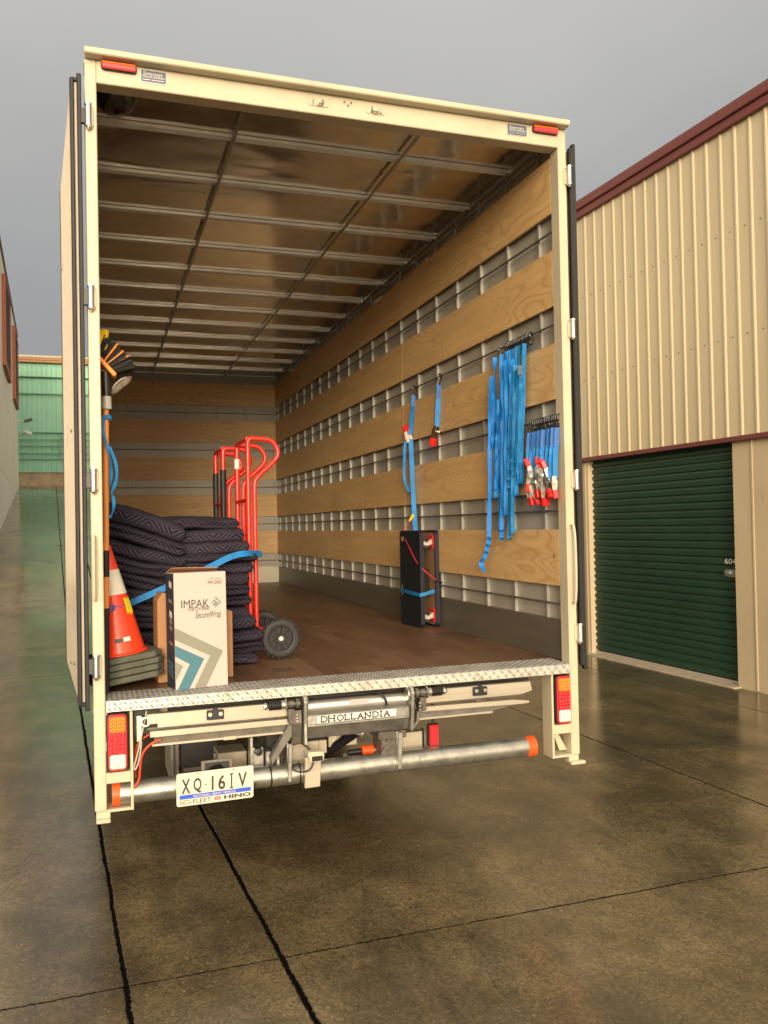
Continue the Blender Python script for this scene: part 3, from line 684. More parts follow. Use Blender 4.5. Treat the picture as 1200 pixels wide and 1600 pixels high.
# number plate
pa = R(-1.4)
def PF(x, z, o): return Vector((-.708+x*math.cos(pa)*1.0-z*0, -.075-o-z*.10, .560+z+x*.012))
k = MB(); fr_ = rrect(-.172, .172, -.075, .075, .010); lo = [k.b.verts.new(PF(x, z, 0)) for x, z in fr_]; hi = [k.b.verts.new(PF(x, z, -.004)) for x, z in fr_]
k.b.faces.new(lo); k.b.faces.new(hi)
for i in range(len(fr_)): k.b.faces.new((lo[i], lo[(i+1) % len(fr_)], hi[(i+1) % len(fr_)], hi[i]))
np_ = k.build('number_plate', 'plate_white', tr)
poly([(-.159, -.043), (.160, -.043), (.160, -.0245), (-.159, -.0245)], PF, 'plate_blue', np_, 'blue_band')
for ch, a, b_ in (('X', -.150, -.112), ('Q', -.098, -.062), ('1', -.018, -.008), ('6', .012, .044), ('V', .102, .142)):
    if ch == '1': strokes([((-.013, -.018), (-.013, .048))], .0085, PF, 'ink', np_)
    else: text(ch, a, b_, -.019 if ch != 'Q' else -.022, .048, 'ink', np_, PF, bold=.018)
strokes([((.072, -.018), (.072, .048)), ((.064, -.0165), (.080, -.0165)), ((.064, .0465), (.080, .0465))], .006, PF, 'ink', np_)
strokes([((-.046, .012), (-.040, .012))], .006, PF, 'ink', np_)
def PF2(x, z, o): return PF(x, z, o+.0008)
text('NATIONAL HEAVY VEHICLE', -.098, .090, -.0395, -.0285, 'plate_white', np_, PF2, bold=.01)
text('SCI-FLEET', -.158, -.020, -.068, -.048, 'ink', np_, PF)
text('HINO', .038, .160, -.066, -.048, 'ink', np_, PF, bold=.04)
k = MB(); n = 20
for i in range(n):
    a0, a1 = 2*PI*i/n, 2*PI*(i+1)/n
    k.b.faces.new([k.b.verts.new(PF(.009+rx*math.cos(a), -.057+rz*math.sin(a), .0012)) for a, rx, rz in ((a0, .014, .009), (a1, .014, .009), (a1, .0105, .006), (a0, .0105, .006))])
k.b.faces.new([k.b.verts.new(PF(x, z, .0012)) for x, z in ((-.001, -.059), (.019, -.059), (.019, -.055), (-.001, -.055))])
k.build('emblem', 'red_plastic', np_)
strokes([((-.163, .068), (-.158, .068)), ((-.085, .067), (-.070, .067)), ((.075, .067), (.090, .067))], .004, PF, 'greygreen', np_, 'plate_screw')
k = MB(); k.box(-.768, -.628, -.055, -.049, .617, .672, .001)
pl_ = k.build('plate_bracket', 'galv_dull', tr)
k = MB(); k.prism(rrect(-.752, -.642, .628, .662, .006), 1, -.058, -.0555); k.lathe([(.035, -.002), (.035, .002)], (-.70, -.056, .622), 'Y', 18); k.build('bracket_opening', 'black_plastic', pl_)
k = MB(); k.tube([(-.70, -.03, .64), (-.705, -.04, .70)], .006); k.build('plate_lamp', 'chrome', pl_)
# tail lift
k = MB()                                                          # main cross beam with its name panel
k.prism([(-.05, .835), (.12, .860), (.12, .70), (-.02, .715), (-.05, .783)], 0, -.275, .243, .003)
tl = k.build('tail_lift', 'galv_dull', tr)
def BF(x, z, o): return Vector((x, -.0505-o, z))
k = MB(); k.box(-.272, .240, -.0535, -.049, .789, .829, .001); k.box(-.272, .240, -.054, -.03, .778, .787, .002); k.build('name_strip', 'galv', tl)
def BF2(x, z, o): return Vector((x, -.054-o, z))
poly([(-.226, .7915), (.170, .7915), (.170, .8265), (-.226, .8265)], BF2, 'white', tl, 'name_label', .0004)
GL = {'D': [((0, 0), (0, 1)), ((-.12, 1), (.45, 1)), ((-.12, 0), (.45, 0)), ((.45, 1), (.8, .72)), ((.8, .72), (.8, .28)), ((.8, .28), (.45, 0))],
 'H': [((0, 0), (0, 1)), ((.8, 0), (.8, 1)), ((0, .5), (.8, .5))]+[((a-.17, b), (a+.17, b)) for a in (0, .8) for b in (0, 1)],
 'O': [((.3, 1), (.6, 1)), ((.6, 1), (.88, .7)), ((.88, .7), (.88, .3)), ((.88, .3), (.6, 0)), ((.6, 0), (.3, 0)), ((.3, 0), (.02, .3)), ((.02, .3), (.02, .7)), ((.02, .7), (.3, 1))],
 'L': [((.05, 0), (.05, 1)), ((-.12, 1), (.22, 1)), ((-.12, 0), (.65, 0)), ((.65, 0), (.65, .25))],
 'A': [((.08, 0), (.42, 1)), ((.42, 1), (.78, 0)), ((.2, .35), (.66, .35)), ((-.1, 0), (.24, 0)), ((.6, 0), (.96, 0))],
 'N': [((.05, 0), (.05, 1)), ((.05, 1), (.78, 0)), ((.78, 0), (.78, 1)), ((-.12, 0), (.22, 0)), ((-.12, 1), (.12, 1)), ((.6, 1), (.95, 1))],
 'I': [((.15, 0), (.15, 1)), ((-.03, 0), (.33, 0)), ((-.03, 1), (.33, 1))]}
GW = {'D': 1.05, 'H': 1.2, 'O': 1.12, 'L': .92, 'A': 1.08, 'N': 1.18, 'I': .58}
tot = sum(GW[c] for c in 'DHOLLANDIA'); sx = .350/tot; cx_ = -.205; sg = []
for c in 'DHOLLANDIA':
    for (a, b_), (c2, d2) in GL[c]: sg.append(((cx_+a*sx*1.0, .7965+b_*.025), (cx_+c2*sx, .7965+d2*.025)))
    cx_ += GW[c]*sx
strokes(sg, .0062, lambda x, z, o: BF2(x, z, o), 'ink', tl)
def plate(name, pts, x0, x1, m, bev=.002): k = MB(); k.prism(pts, 0, x0, x1, bev); return k.build(name, m, tl)
plate('lift_bracket', [(-.06, .925), (-.075, .90), (-.066, .80), (-.07, .70), (.10, .68), (.12, .80), (.0, .93)], -.292, -.277, 'galv')
plate('lift_bracket', [(-.06, .925), (-.075, .90), (-.066, .80), (-.055, .72), (.10, .68), (.12, .80), (.0, .93)], .245, .262, 'galv')
plate('lift_bracket', [(-.04, .86), (-.05, .80), (-.03, .70), (.10, .66), (.12, .80)], -.345, -.297, 'steel_dark')
k = MB()
for x in (-.273, .240): k.lathe([(.031, -.006), (.034, 0), (.031, .006)], (x, -.03, .888), 'X', 22)
k.build('pivot_ring', 'galv', tl)
for x0, sg_ in ((-.300, -1), (.272, 1)):                            # pivot assembly and torsion springs
    k = MB(); k.tube([(x0, -.03, .889), (x0+sg_*.12, -.03, .889)], .012, 14); k.lathe([(.024, -.008), (.024, .008)], (x0+sg_*.015, -.03, .889), 'X', 16); k.lathe([(.018, -.012), (.018, .012)], (x0+sg_*.045, -.03, .889), 'X', 8); k.build('pivot_pin', 'steel_dark', tl)
    k = MB(); k.lathe([(.026, -.004), (.030, 0), (.026, .004)], (x0+sg_*.070, -.03, .889), 'X', 22); k.lathe([(.021, -.010), (.021, .010)], (x0+sg_*.082, -.03, .889), 'X', 22); k.lathe([(.016, -.008), (.018, .0), (.010, .012)], (x0+sg_*.165, -.03, .889), 'X', 18); k.build('spring_washer', 'galv', tl)
    k = MB()
    for i in range(6): k.lathe([(.017, -.0045), (.0225, -.003), (.0225, .003), (.017, .0045)], (x0+sg_*(.097+i*.0098), -.03, .889), 'X', 20)
    k.build('rubber_spring', 'black_rubber', tl)
    k = MB(); xa, xb = sorted((x0+sg_*.03, x0+sg_*.062)); k.box(xa, xb, -.045, .02, .80, .868, .003); k.lathe([(.014, -.006), (.014, .006)], ((xa+xb)/2, -.05, .815), 'Y', 6); k.build('pivot_block', 'steel_dark', tl)
    k = MB(); xa, xb = sorted((x0+sg_*.018, x0+sg_*.028))
    for z in (.812, .828, .844): k.lathe([(.006, -.007), (.006, .007)], ((xa+xb)/2, -.052, z), 'Y', 6)
    k.build('bolt', 'galv', tl)
# dark lift arm running down and forward, and its bright edge
k = MB(); k.prism([(-.330, .858), (-.312, .858), (-.318, .79), (-.345, .735), (-.440, .612), (-.446, .645), (-.362, .785), (-.348, .80)], 1, -.035, .02, .003); k.build('lift_arm', 'galv_dull', tl)
k = MB(); k.prism([(.290, .80), (.306, .80), (.300, .745), (.262, .70), (.252, .712), (.285, .75)], 1, -.03, .02, .002); k.build('lift_arm', 'galv_dull', tl)
for x0, x1 in ((-.365, -.345), (.186, .208)):
    k = MB(); k.prism([(x0+.008, .700), (x1+.008, .700), (x1, .545), (x1-.003, .520), (x0+.003, .520), (x0, .545)], 1, -.022, -.002, .003); k.box(x0+.004, x0+.012, -.003, .16, .55, .70); k.build('support_bracket', 'galv', tl)
k = MB(); k.box(.120, .196, .03, .17, .585, .70, .002); k.box(.10, .245, .01, .17, .665, .705, .002)
for x, z in ((.155, .66), (.135, .62), (.155, .60)): k.lathe([(.009, -.012), (.009, .0)], (x, .03, z), 'Y', 6)
k.build('side_plate', 'steel_dark', tl)
# folded platform sections, left and right of the beam
def plat(x0, x1, cut):
    out = []
    k = MB(); a, b_ = (x0, x1); 
    pts = [(x0, .893), (x1, .893), (x1+cut*.010, .845), (x1-cut*.05, .829), (x0, .829)] if cut > 0 else [(x0, .893), (x1, .893), (x1, .829), (x0+.045, .829), (x0+.045, .848), (x0, .848)]
    k.prism(pts, 1, -.005, .028, .0015); k.box(x0+.01, x1-.02, -.007, -.004, .862, .866); p = k.build('platform_section', 'alu_cream', tl)
    k = MB(); k.box(x0, x1, .015, .10, .818, .829); k.build('platform_recess', 'steel_dark', tl)
    k = MB()
    if cut > 0: k.prism([(x0, .813), (x1-.1, .806), (x1-.012, .794), (x1-.012, .783), (x1-.05, .781), (x0, .789)], 1, -.012, .016, .001)
    else: k.box(x0+.012, x1, -.012, .016, .790, .816, .001)
    k.build('platform_lip', 'alu_cream', tl)
    k = MB()
    if cut > 0: k.prism([(x0, .786), (x1-.06, .780), (x1-.22, .757), (x0, .757)], 1, .006, .012)
    else: k.box(x0+.03, x1, .006, .012, .757, .790)
    k.build('platform_web', 'steel_dark' if cut < 0 else 'galv_dull', tl)
    k = MB(); k.box(x0+.02 if cut < 0 else x0-.03, x1-.23 if cut > 0 else x1, -.004, .022, .747, .757, .001)
    k.build('platform_edge', 'alu_cream', tl)
plat(-.998, -.335, -1); plat(.315, .934, 1)
k = MB(); k.box(-.66, -.60, -.008, .02, .744, .760, .001); k.build('platform_joint', 'alu_cream', tl)
for x in (-.735, .602):
    k = MB(); k.box(x, x+.078, -.020, -.005, .845, .889, .003); k.box(x+.028, x+.05, -.0205, -.012, .855, .895, .001); cl = k.build('clamp', 'black_plastic', tl)
    for dx in (.014, .062): k = MB(); k.lathe([(.0095, -.006), (.0085, .0)], (x+dx, -.022, .872), 'Y', 12); k.build('clamp_bolt', 'chrome', tl)
k = MB(); k.box(-.98, -.764, .12, .17, .870, .9195, .002); k.build('upper_channel', 'cream', tl)
k = MB(); k.prism([(.667, .895), (.870, .9195), (.883, .875), (.667, .862)], 1, .11, .125, .002); k.build('upper_channel', 'cream', tl)
# chromed torsion tube between the brackets
k = MB(); k.tube([(-.265, .025, .856), (.245, .025, .856)], .031, 24); k.build('torsion_tube', 'alu', tl)
k = MB(); k.box(-.052, .048, -.0078, -.0055, .853, .880); k.build('rating_label', 'badge_edge', tl)
k = MB(); k.tube([(.02, .06, .905), (.09, .02, .905), (.125, -.012, .885), (.138, -.012, .85), (.138, .01, .825)], .0055, 8, smooth=2); k.build('hose', 'black_rubber', tl); k = MB(); k.tube([(-.30, .06, .84), (-.45, .03, .845), (-.62, .035, .83)], .003, 6, smooth=1); k.build('hose', 'black_rubber', tl)
# pump box, cylinder, crush roller, sensor
k = MB(); k.box(-.322, -.180, .10, .30, .575, .672, .003); k.box(-.178, -.135, .12, .3, .60, .667, .003); k.build('pump_cover', 'alu_cream', tl)
k = MB(); k.box(.212, .380, .14, .20, .548, .655, .002); k.build('pump_cover', 'alu_cream', tl)
k = MB(); k.box(.383, .390, .12, .17, .53, .665, .001); k.box(.383, .40, .13, .14, .58, .65); k.build('cover_hinge', 'galv_dull', tl)
k = MB(); k.tube([(.035, .12, .700), (-.13, .30, .535)], .026, 18); k.tube([(-.11, .26, .56), (-.22, .30, .54)], .02, 12); k.build('lift_cylinder', 'gloss_black', tl)
k = MB(); k.tube([(.012, .10, .700), (.045, .09, .688)], .02, 16); k.lathe([(.024, -.006), (.024, .006)], (.03, .09, .690), 'X', 16); k.build('cylinder_joint', 'galv', tl)
k = MB(); k.tube([(-.02, .15, .582), (.05, .15, .582)], .016, 16); k.build('roller_shaft', 'black_plastic', tl)
k = MB(); k.tube([(.052, .15, .582), (.113, .15, .582)], .028, 24); k.build('orange_roller', 'orange', tl)
k = MB(); k.lathe([(.024, -.004), (.024, .004)], (.121, .15, .582), 'X', 18); k.lathe([(.012, -.012), (.012, .012)], (.133, .15, .582), 'X', 6); k.build('roller_cap', 'galv', tl)
k = MB(); k.box(-.10, .05, .22, .24, .60, .668, .002); k.box(-.02, .10, .22, .24, .53, .56, .002); k.build('cover_plate', 'alu_cream', tl)
k = MB(); k.prism([(-.283, .630), (-.203, .634), (-.212, .488), (-.286, .486)], 1, -.036, -.010, .002); ss = k.build('camera_bracket', 'alu_cream', tr)
k = MB(); k.prism([(-.276, .668), (-.204, .665), (-.199, .648), (-.206, .620), (-.266, .620), (-.280, .650)], 1, -.085, -.02, .004); k.build('camera_housing', 'cream', ss)
k = MB(); k.prism(rrect(-.262, -.210, .625, .647, .003), 1, -.088, -.084); k.build('camera_lens', 'gloss_black', ss)
k = MB(); k.tube([(-.30, -.01, .60), (-.34, -.02, .597), (-.345, -.03, .58), (-.30, -.045, .565), (-.26, -.05, .575), (-.245, -.05, .61)], .004, 8, smooth=2); k.tube([(-.30, .0, .70), (-.27, -.03, .68), (-.255, -.04, .66)], .005, 8); k.build('camera_cable', 'black_rubber', ss)
# left hand chassis clutter behind the plate
k = MB(); k.box(-.655, -.513, .24, .40, .52, .622, .003); k.build('chassis_bracket', 'alu_cream', tr)
k = MB(); k.box(-.507, -.455, .10, .20, .50, .668, .003); k.box(-.445, -.42, .10, .20, .50, .645, .003); k.box(-.52, -.505, .10, .16, .50, .72, .002); k.box(-.40, -.385, .06, .2, .52, .66, .002); k.build('mounting_post', 'galv', tr)
k = MB(); k.lathe([(.0005, -.022), (.018, -.02), (.021, 0), (.021, .01)], (-.483, .09, .652), 'Y', 18); k.build('end_knob', 'black_plastic', tr)
k = MB(); k.box(-.80, -.606, .60, .615, .30, .62, .002); k.build('mudflap', 'black_rubber', tr)
k = MB(); k.box(-.86, -.845, .5, .9, .42, .9); k.box(-.838, -.815, .56, .6, .42, .9); k.build('hanger', 'galv_dull', tr)
k = MB(); k.box(-.79, -.70, .585, .597, .455, .475, .001); k.build('mudflap_label', 'kick', tr)
# hanging lamp and wiring
k = MB(); k.prism(rrect(.395, .452, .585, .697, .006), 1, .095, .118, .003); rl = k.build('reflector_lamp', 'black_plastic', tr)
k = MB(); k.prism(rrect(.400, .448, .589, .693, .005), 1, .082, .095, .003); k.box(.404, .444, .080, .084, .66, .664); k.box(.404, .444, .080, .084, .622, .626); k.build('red_lens', 'red_lens', rl)
k = MB(); k.box(.418, .432, .10, .11, .69, .92); k.build('lamp_stem', 'black_plastic', rl)
k = MB(); k.tube([(-.94, -.016, .778), (-.985, -.018, .766), (-1.025, -.01, .72), (-1.032, .0, .65), (-1.035, .0, .60), (-1.058, .0, .575)], .0055, 8, smooth=2)
k.tube([(-.97, .05, .80), (-1.045, .05, .76), (-1.05, .06, .66), (-1.05, .06, .60)], .005, 8, smooth=2)
k.tube([(-1.06, .07, .86), (-1.00, .06, .87), (-.97, .06, .88)], .005, 6, smooth=1); k.build('red_wire', 'wire_red', tr)
k = MB(); k.tube([(-.998, .02, .905), (-1.012, .015, .84), (-1.045, .01, .70), (-1.060, .01, .655), (-1.050, .01, .645), (-1.030, .012, .70), (-1.02, .02, .80), (-1.03, .03, .87)], .0036, 8, smooth=2)
k.build('steel_cable', 'cable', tr)
k = MB(); k.lathe([(.014, -.01), (.023, -.01), (.023, .01), (.014, .01), (.014, -.01)], (-1.005, .0, .862), 'Y', 20, cap=False); k.box(-1.045, -1.02, .01, .05, .77, .89, .003)
for x in (-.968, -.945): k.lathe([(.0075, -.006), (.0065, 0)], (x, -.008, .874), 'Y', 10)
k.build('cable_eye', 'chrome', tr)
k = MB(); k.box(-1.055, -.95, .03, .20, .80, .915); k.box(-.90, .98, .10, .2, .845, .915); k.build('chassis_crossmember', 'chassis', tr)
# chassis, axles, wheels, cab
k = MB(); k.box(-.42, -.34, .2, 9.6, .62, .86); k.box(.34, .42, .35, 9.6, .62, .86)
for y in (1.0, 2.5, 4.0, 5.8, 7.5): k.box(-.34, .34, y, y+.08, .66, .84)
for i in range(9): k.box(-1.19, 1.19, .6+i*.85, .66+i*.85, .862, .929)
k.build('chassis_frame', 'chassis', tr)
k = MB(); k.tube([(-.95, 4.7, .45), (.95, 4.7, .45)], .06, 16); k.tube([(-.95, 9.3, .45), (.95, 9.3, .45)], .045, 16); k.build('axle', 'chassis', tr)
for x, y, wdt in ((-.78, 4.7, .23), (-1.05, 4.7, .23), (.78, 4.7, .23), (1.05, 4.7, .23), (-1.0, 9.3, .24), (1.0, 9.3, .24)):
    h = wdt/2; k = MB(); k.lathe([(.27, -h), (.36, -h), (.42, -h+.02), (.43, -h+.05), (.43, h-.05), (.42, h-.02), (.36, h), (.27, h), (.27, -h)], (x, y, .432), 'X', 40, cap=False); wh = k.build('wheel', 'tyre', tr)
    k = MB(); s = 1 if x > 0 else -1; k.lathe([(.27, -s*h*.9), (.27, s*h*.9), (.24, s*h*.7), (.14, s*h*.3), (.10, s*h*.9), (.0005, s*h*.95)], (x, y, .432), 'X', 32, cap=False); k.build('rim', 'galv', wh)
for s in (-1, 1):
    k = MB(); k.prism([(4.15, .70), (4.25, .90), (5.15, .90), (5.25, .70), (5.22, .70), (5.13, .88), (4.27, .88), (4.18, .70)], 0, *sorted((s*.66, s*1.18))); k.build('mudguard', 'black_plastic', tr)
    k = MB(); k.box(*sorted((s*1.16, s*1.20)), 1.0, 3.8, .50, .55); k.box(*sorted((s*1.16, s*1.20)), 1.0, 3.8, .70, .75); k.box(*sorted((s*1.17, s*1.19)), 1.2, 1.25, .5, .93); k.box(*sorted((s*1.17, s*1.19)), 3.5, 3.55, .5, .93); k.build('side_guard', 'cream_side', tr)
k = MB(); k.box(-1.345, -1.235, 1.38, 1.42, .90, .955, .004); k.build('side_marker', 'steel_dark', tr)
k = MB(); k.prism([(8.15, .55), (10.2, .55), (10.25, 1.5), (9.95, 2.75), (8.15, 2.85)], 0, -1.10, 1.10, .04); cb = k.build('cab', 'cream', tr)
k = MB(); k.prism([(10.262, 1.55), (10.272, 1.55), (10.02, 2.62), (10.01, 2.62)], 0, -.98, .98); k.build('windscreen', 'glass_dark', cb)
for s in (-1, 1):
    k = MB(); k.prism([(8.9, 1.6), (10.05, 1.6), (9.85, 2.55), (8.9, 2.6)], 0, *sorted((s*1.10, s*1.106))); k.build('side_window', 'glass_dark', cb)

# ------------------------------------------------------------------ load: moving blankets
def blanket(cx_, cy_, z0, lx, ly, h, seed, tx=0., tz=0., sag=0.):
    k = MB(); uvl = k.b.loops.layers.uv.new('UVMap'); NI, NJ = 44, 64; rows = []; uvs = []
    per = 2*(ly+h); rnd = random.Random(seed); lob = rnd.choice((1, 2, 2)); ph = rnd.random()*6; asy = rnd.uniform(-.25, .25)
    mx = Matrix.Translation((cx_, cy_, z0+h/2)) @ Matrix.Rotation(tz, 4, 'Z') @ Matrix.Rotation(tx, 4, 'Y')
    for i in range(NI+1):
        s = -1+2*i/NI; s = math.copysign(abs(s)**.85, s) ; e = max(0., 1-abs(s)**14)**.5; row = []; ur = []
        for j in range(NJ):
            a = 2*PI*j/NJ; ca, sa = math.cos(a), math.sin(a)
            y = ly/2*math.copysign(abs(ca)**.28, ca); z = h/2*math.copysign(abs(sa)**.46, sa)
            zn = z/(h/2)
            if ca < 0:                                             # front side: rolled folds
                if lob == 2: y += .022*(1-abs(math.sin(PI*(zn-asy))))**1.6
                y += .006*math.sin(5*s+ph)
            ee = e if abs(s) < .999 else 0.0
            x = s*lx/2*(.985+.015*abs(ca)) ; y *= (.93+.07*e); z *= (.12+.88*ee) if ee else .12
            p = Vector((x, y, z)); q = p*6+Vector((seed*3.1, seed*1.7, 0))
            d = noise.noise_vector(q)*.009+noise.noise_vector(q*3.1)*.006+noise.noise_vector(q*7)*.0035
            p += Vector((d.x*.5, d.y*1.1, d.z*.7)); p.z -= sag*(s*.5+.5)**2+.010*math.sin(2.2*s+ph)*.6
            row.append(k.b.verts.new(mx @ p)); ur.append((x+seed*.031, j/NJ*per))
        rows.append(row); uvs.append(ur)
    for i in range(NI):
        for j in range(NJ):
            j2 = (j+1) % NJ; f = k.b.faces.new((rows[i][j], rows[i][j2], rows[i+1][j2], rows[i+1][j])); f.smooth = True
            cs = [uvs[i][j], (uvs[i][j2][0], uvs[i][j][1]+per/NJ), (uvs[i+1][j2][0], uvs[i+1][j][1]+per/NJ), uvs[i+1][j]]
            for lp, c_ in zip(f.loops, cs): lp[uvl].uv = c_
    k.b.faces.new(rows[0][::-1]); k.b.faces.new(rows[-1])
    return k.build('moving_blanket', 'quilt')
ORD = ['topmost', 'second from the top', 'third from the top', 'fourth from the top', 'fifth from the top', 'sixth from the top', 'seventh from the top', 'eighth from the top', 'ninth from the top', 'tenth from the top', 'eleventh from the top', 'twelfth from the top', 'bottommost']
rg = random.Random(4)
nR = 13; hR = [.056, .062, .066, .072, .060, .058, .066, .062, .058, .050, .064, .072, .062]; z = ZF
offs = [.0, .05, .055, -.01, -.045, -.03, -.05, -.02, .025, .05, .0, -.01, -.06]
for i in range(nR):
    h = hR[i]; lx = .50+rg.uniform(-.015, .015); cx_ = -.60-.0045*i+offs[i]*.6
    o = blanket(cx_, .98+rg.uniform(-.025, .025)+(0.03 if i > 10 else 0), z-.002, lx, .52, h+.012, 11+i, R(rg.uniform(-1, 1)), R(rg.uniform(-2.5, 2.5)))
    tag(o, f'navy quilted blanket, {ORD[nR-1-i] if i else "bottommost"} of the right stack beside the trolleys', 'blanket', 'folded quilted moving blankets'); z += h
nL = 11; hL = [.066, .070, .068, .072, .066, .070, .068, .070, .072, .074, .094]; z = ZF
for i in range(nL):
    h = hL[i]; tx = R(1.0+1.75*i)
    o = blanket(-.985+rg.uniform(-.012, .012), .96+rg.uniform(-.02, .02), z+.005*i-.003, .44+.004*i, .56, h+.014, 41+i, tx, R(rg.uniform(-3, 2)), .0)
    tag(o, f'navy quilted blanket, {ORD[nL-1-i] if i else "bottommost"} of the sagging left stack', 'blanket', 'folded quilted moving blankets'); z += h
# blue strap tied round the stacks
k = MB(); k.ribbon([(-1.19, .62, 1.29), (-1.04, .625, 1.345), (-.86, .62, 1.42), (-.73, .63, 1.47), (-.60, .66, 1.53), (-.50, .68, 1.575), (-.42, .70, 1.585), (-.355, .78, 1.580), (-.30, .86, 1.575), (-.31, .95, 1.57)], [(-.3, 0, 1)], .033, .002, 2)
tag(k.build('tie_strap', 'blue_web'), 'wide bright blue strap slung diagonally across the blanket stacks', 'strap')

# ------------------------------------------------------------------ red hand trolleys
def trolley(y0, dy, xf, label):
    t = thing('hand_trolley', label, 'hand trolley', (xf, y0+dy/2, ZF), 'red hand trolleys')
    xr = xf+.036
    for j in (0, 1):
        y = y0+dy*j
        k = MB(); k.tube([(xf, y, ZF+.05), (xf, y, 2.19), (xf+.004, y, 2.232), (xf+.03, y, 2.240)], .0155, 14, smooth=1)
        k.tube([(xf+.01, y, 2.238), (xf+.09, y, 2.236), (xf+.145, y, 2.228), (xf+.182, y, 2.165), (xf+.165, y, 2.115), (xr+.01, y, 2.01), (xr, y, 1.97), (xr, y, 1.85), (xr, y, ZF+.12)], .0135, 14, smooth=2)
        k.build('side_frame', 'trolley_red', t)
        k = MB(); k.prism([(xf-.01, ZF+.18), (xr+.015, ZF+.18), (xr+.11, ZF+.13), (xr+.13, ZF+.10), (xr+.11, ZF+.085), (xr, ZF+.06), (xf-.01, ZF+.02)], 1, y-.004, y+.004, .001); k.build('axle_bracket', 'trolley_red', t)
    for z in (2.236, 1.885, 1.55, 1.2): k = MB(); k.tube([(xf, y0, z), (xf, y0+dy, z)], .0125, 12); k.build('crossbar', 'trolley_red', t)
    k = MB(); k.box(xf-.20, xf+.02, y0-.01, y0+dy+.01, ZF+.006, ZF+.014, .002); k.build('toe_plate', 'trolley_red', t)
    k = MB(); k.tube([(xr+.125, y0-.08, ZF+.118), (xr+.125, y0+dy+.10, ZF+.118)], .009, 10); k.build('axle', 'galv', t)
    for y in (y0-.055, y0+dy+.055):
        c_ = (xr+.125, y, ZF+.118); k = MB()
        k.lathe([(.078, -.024), (.098, -.027), (.110, -.020), (.114, -.008), (.114, .008), (.110, .020), (.098, .027), (.078, .024), (.078, -.024)], c_, 'Y', 48, cap=False)
        for q in range(40):
            a = 2*PI*q/40; mx = Matrix.Translation(c_) @ Matrix.Rotation(-a, 4, 'Y')
            k.box(.108, .1175, -.024 if q % 2 else -.004, .004 if q % 2 else .024, -.0052, .0052, .001, 1, mx)
        wh = k.build('wheel', 'tyre', t)
        k = MB(); k.lathe([(.070, -.020), (.080, -.022), (.080, .022), (.070, .020), (.070, -.020)], c_, 'Y', 40, cap=False)
        k.lathe([(.0005, -.017), (.026, -.018), (.026, .018), (.02, .018)], c_, 'Y', 20)
        for q in range(9):
            a = 2*PI*q/9; mx = Matrix.Translation(c_) @ Matrix.Rotation(a, 4, 'Y'); k.box(.022, .074, -.016, .016, -.003, .003, 0, 1, mx)
        k.lathe([(.024, .006), (.074, .006), (.074, .009), (.024, .009)], c_, 'Y', 32, cap=False)
        k.build('rim', 'black_rubber', wh)
        k = MB(); k.lathe([(.0005, -.026), (.010, -.025), (.014, -.018)], c_, 'Y', 16); k.build('hub_cap', 'yellow' if False else 'reflective', wh)
    return t
tA = trolley(.875, .40, -.376, 'red tubular hand trolley nearest the opening, black spoked wheels, right of the blankets')
tB = trolley(1.50, .36, -.430, 'red hand trolley with black sleeved uprights standing behind the blanket stacks')
for y in (1.50, 1.86): k = MB(); k.tube([(-.430, y, 1.55), (-.430, y, 2.10)], .0195, 14); k.build('foam_sleeve', 'black_rubber', tB)
k = MB(); k.tube([(-.376, 1.275, 2.09), (-.376, 1.275, 2.15)], .0172, 14); k.build('label', 'white', tA)
k = MB(); k.box(-.392, -.36, .868, .893, 1.56, 1.60, .005); k.build('strap_knot', 'blue_web', tA)

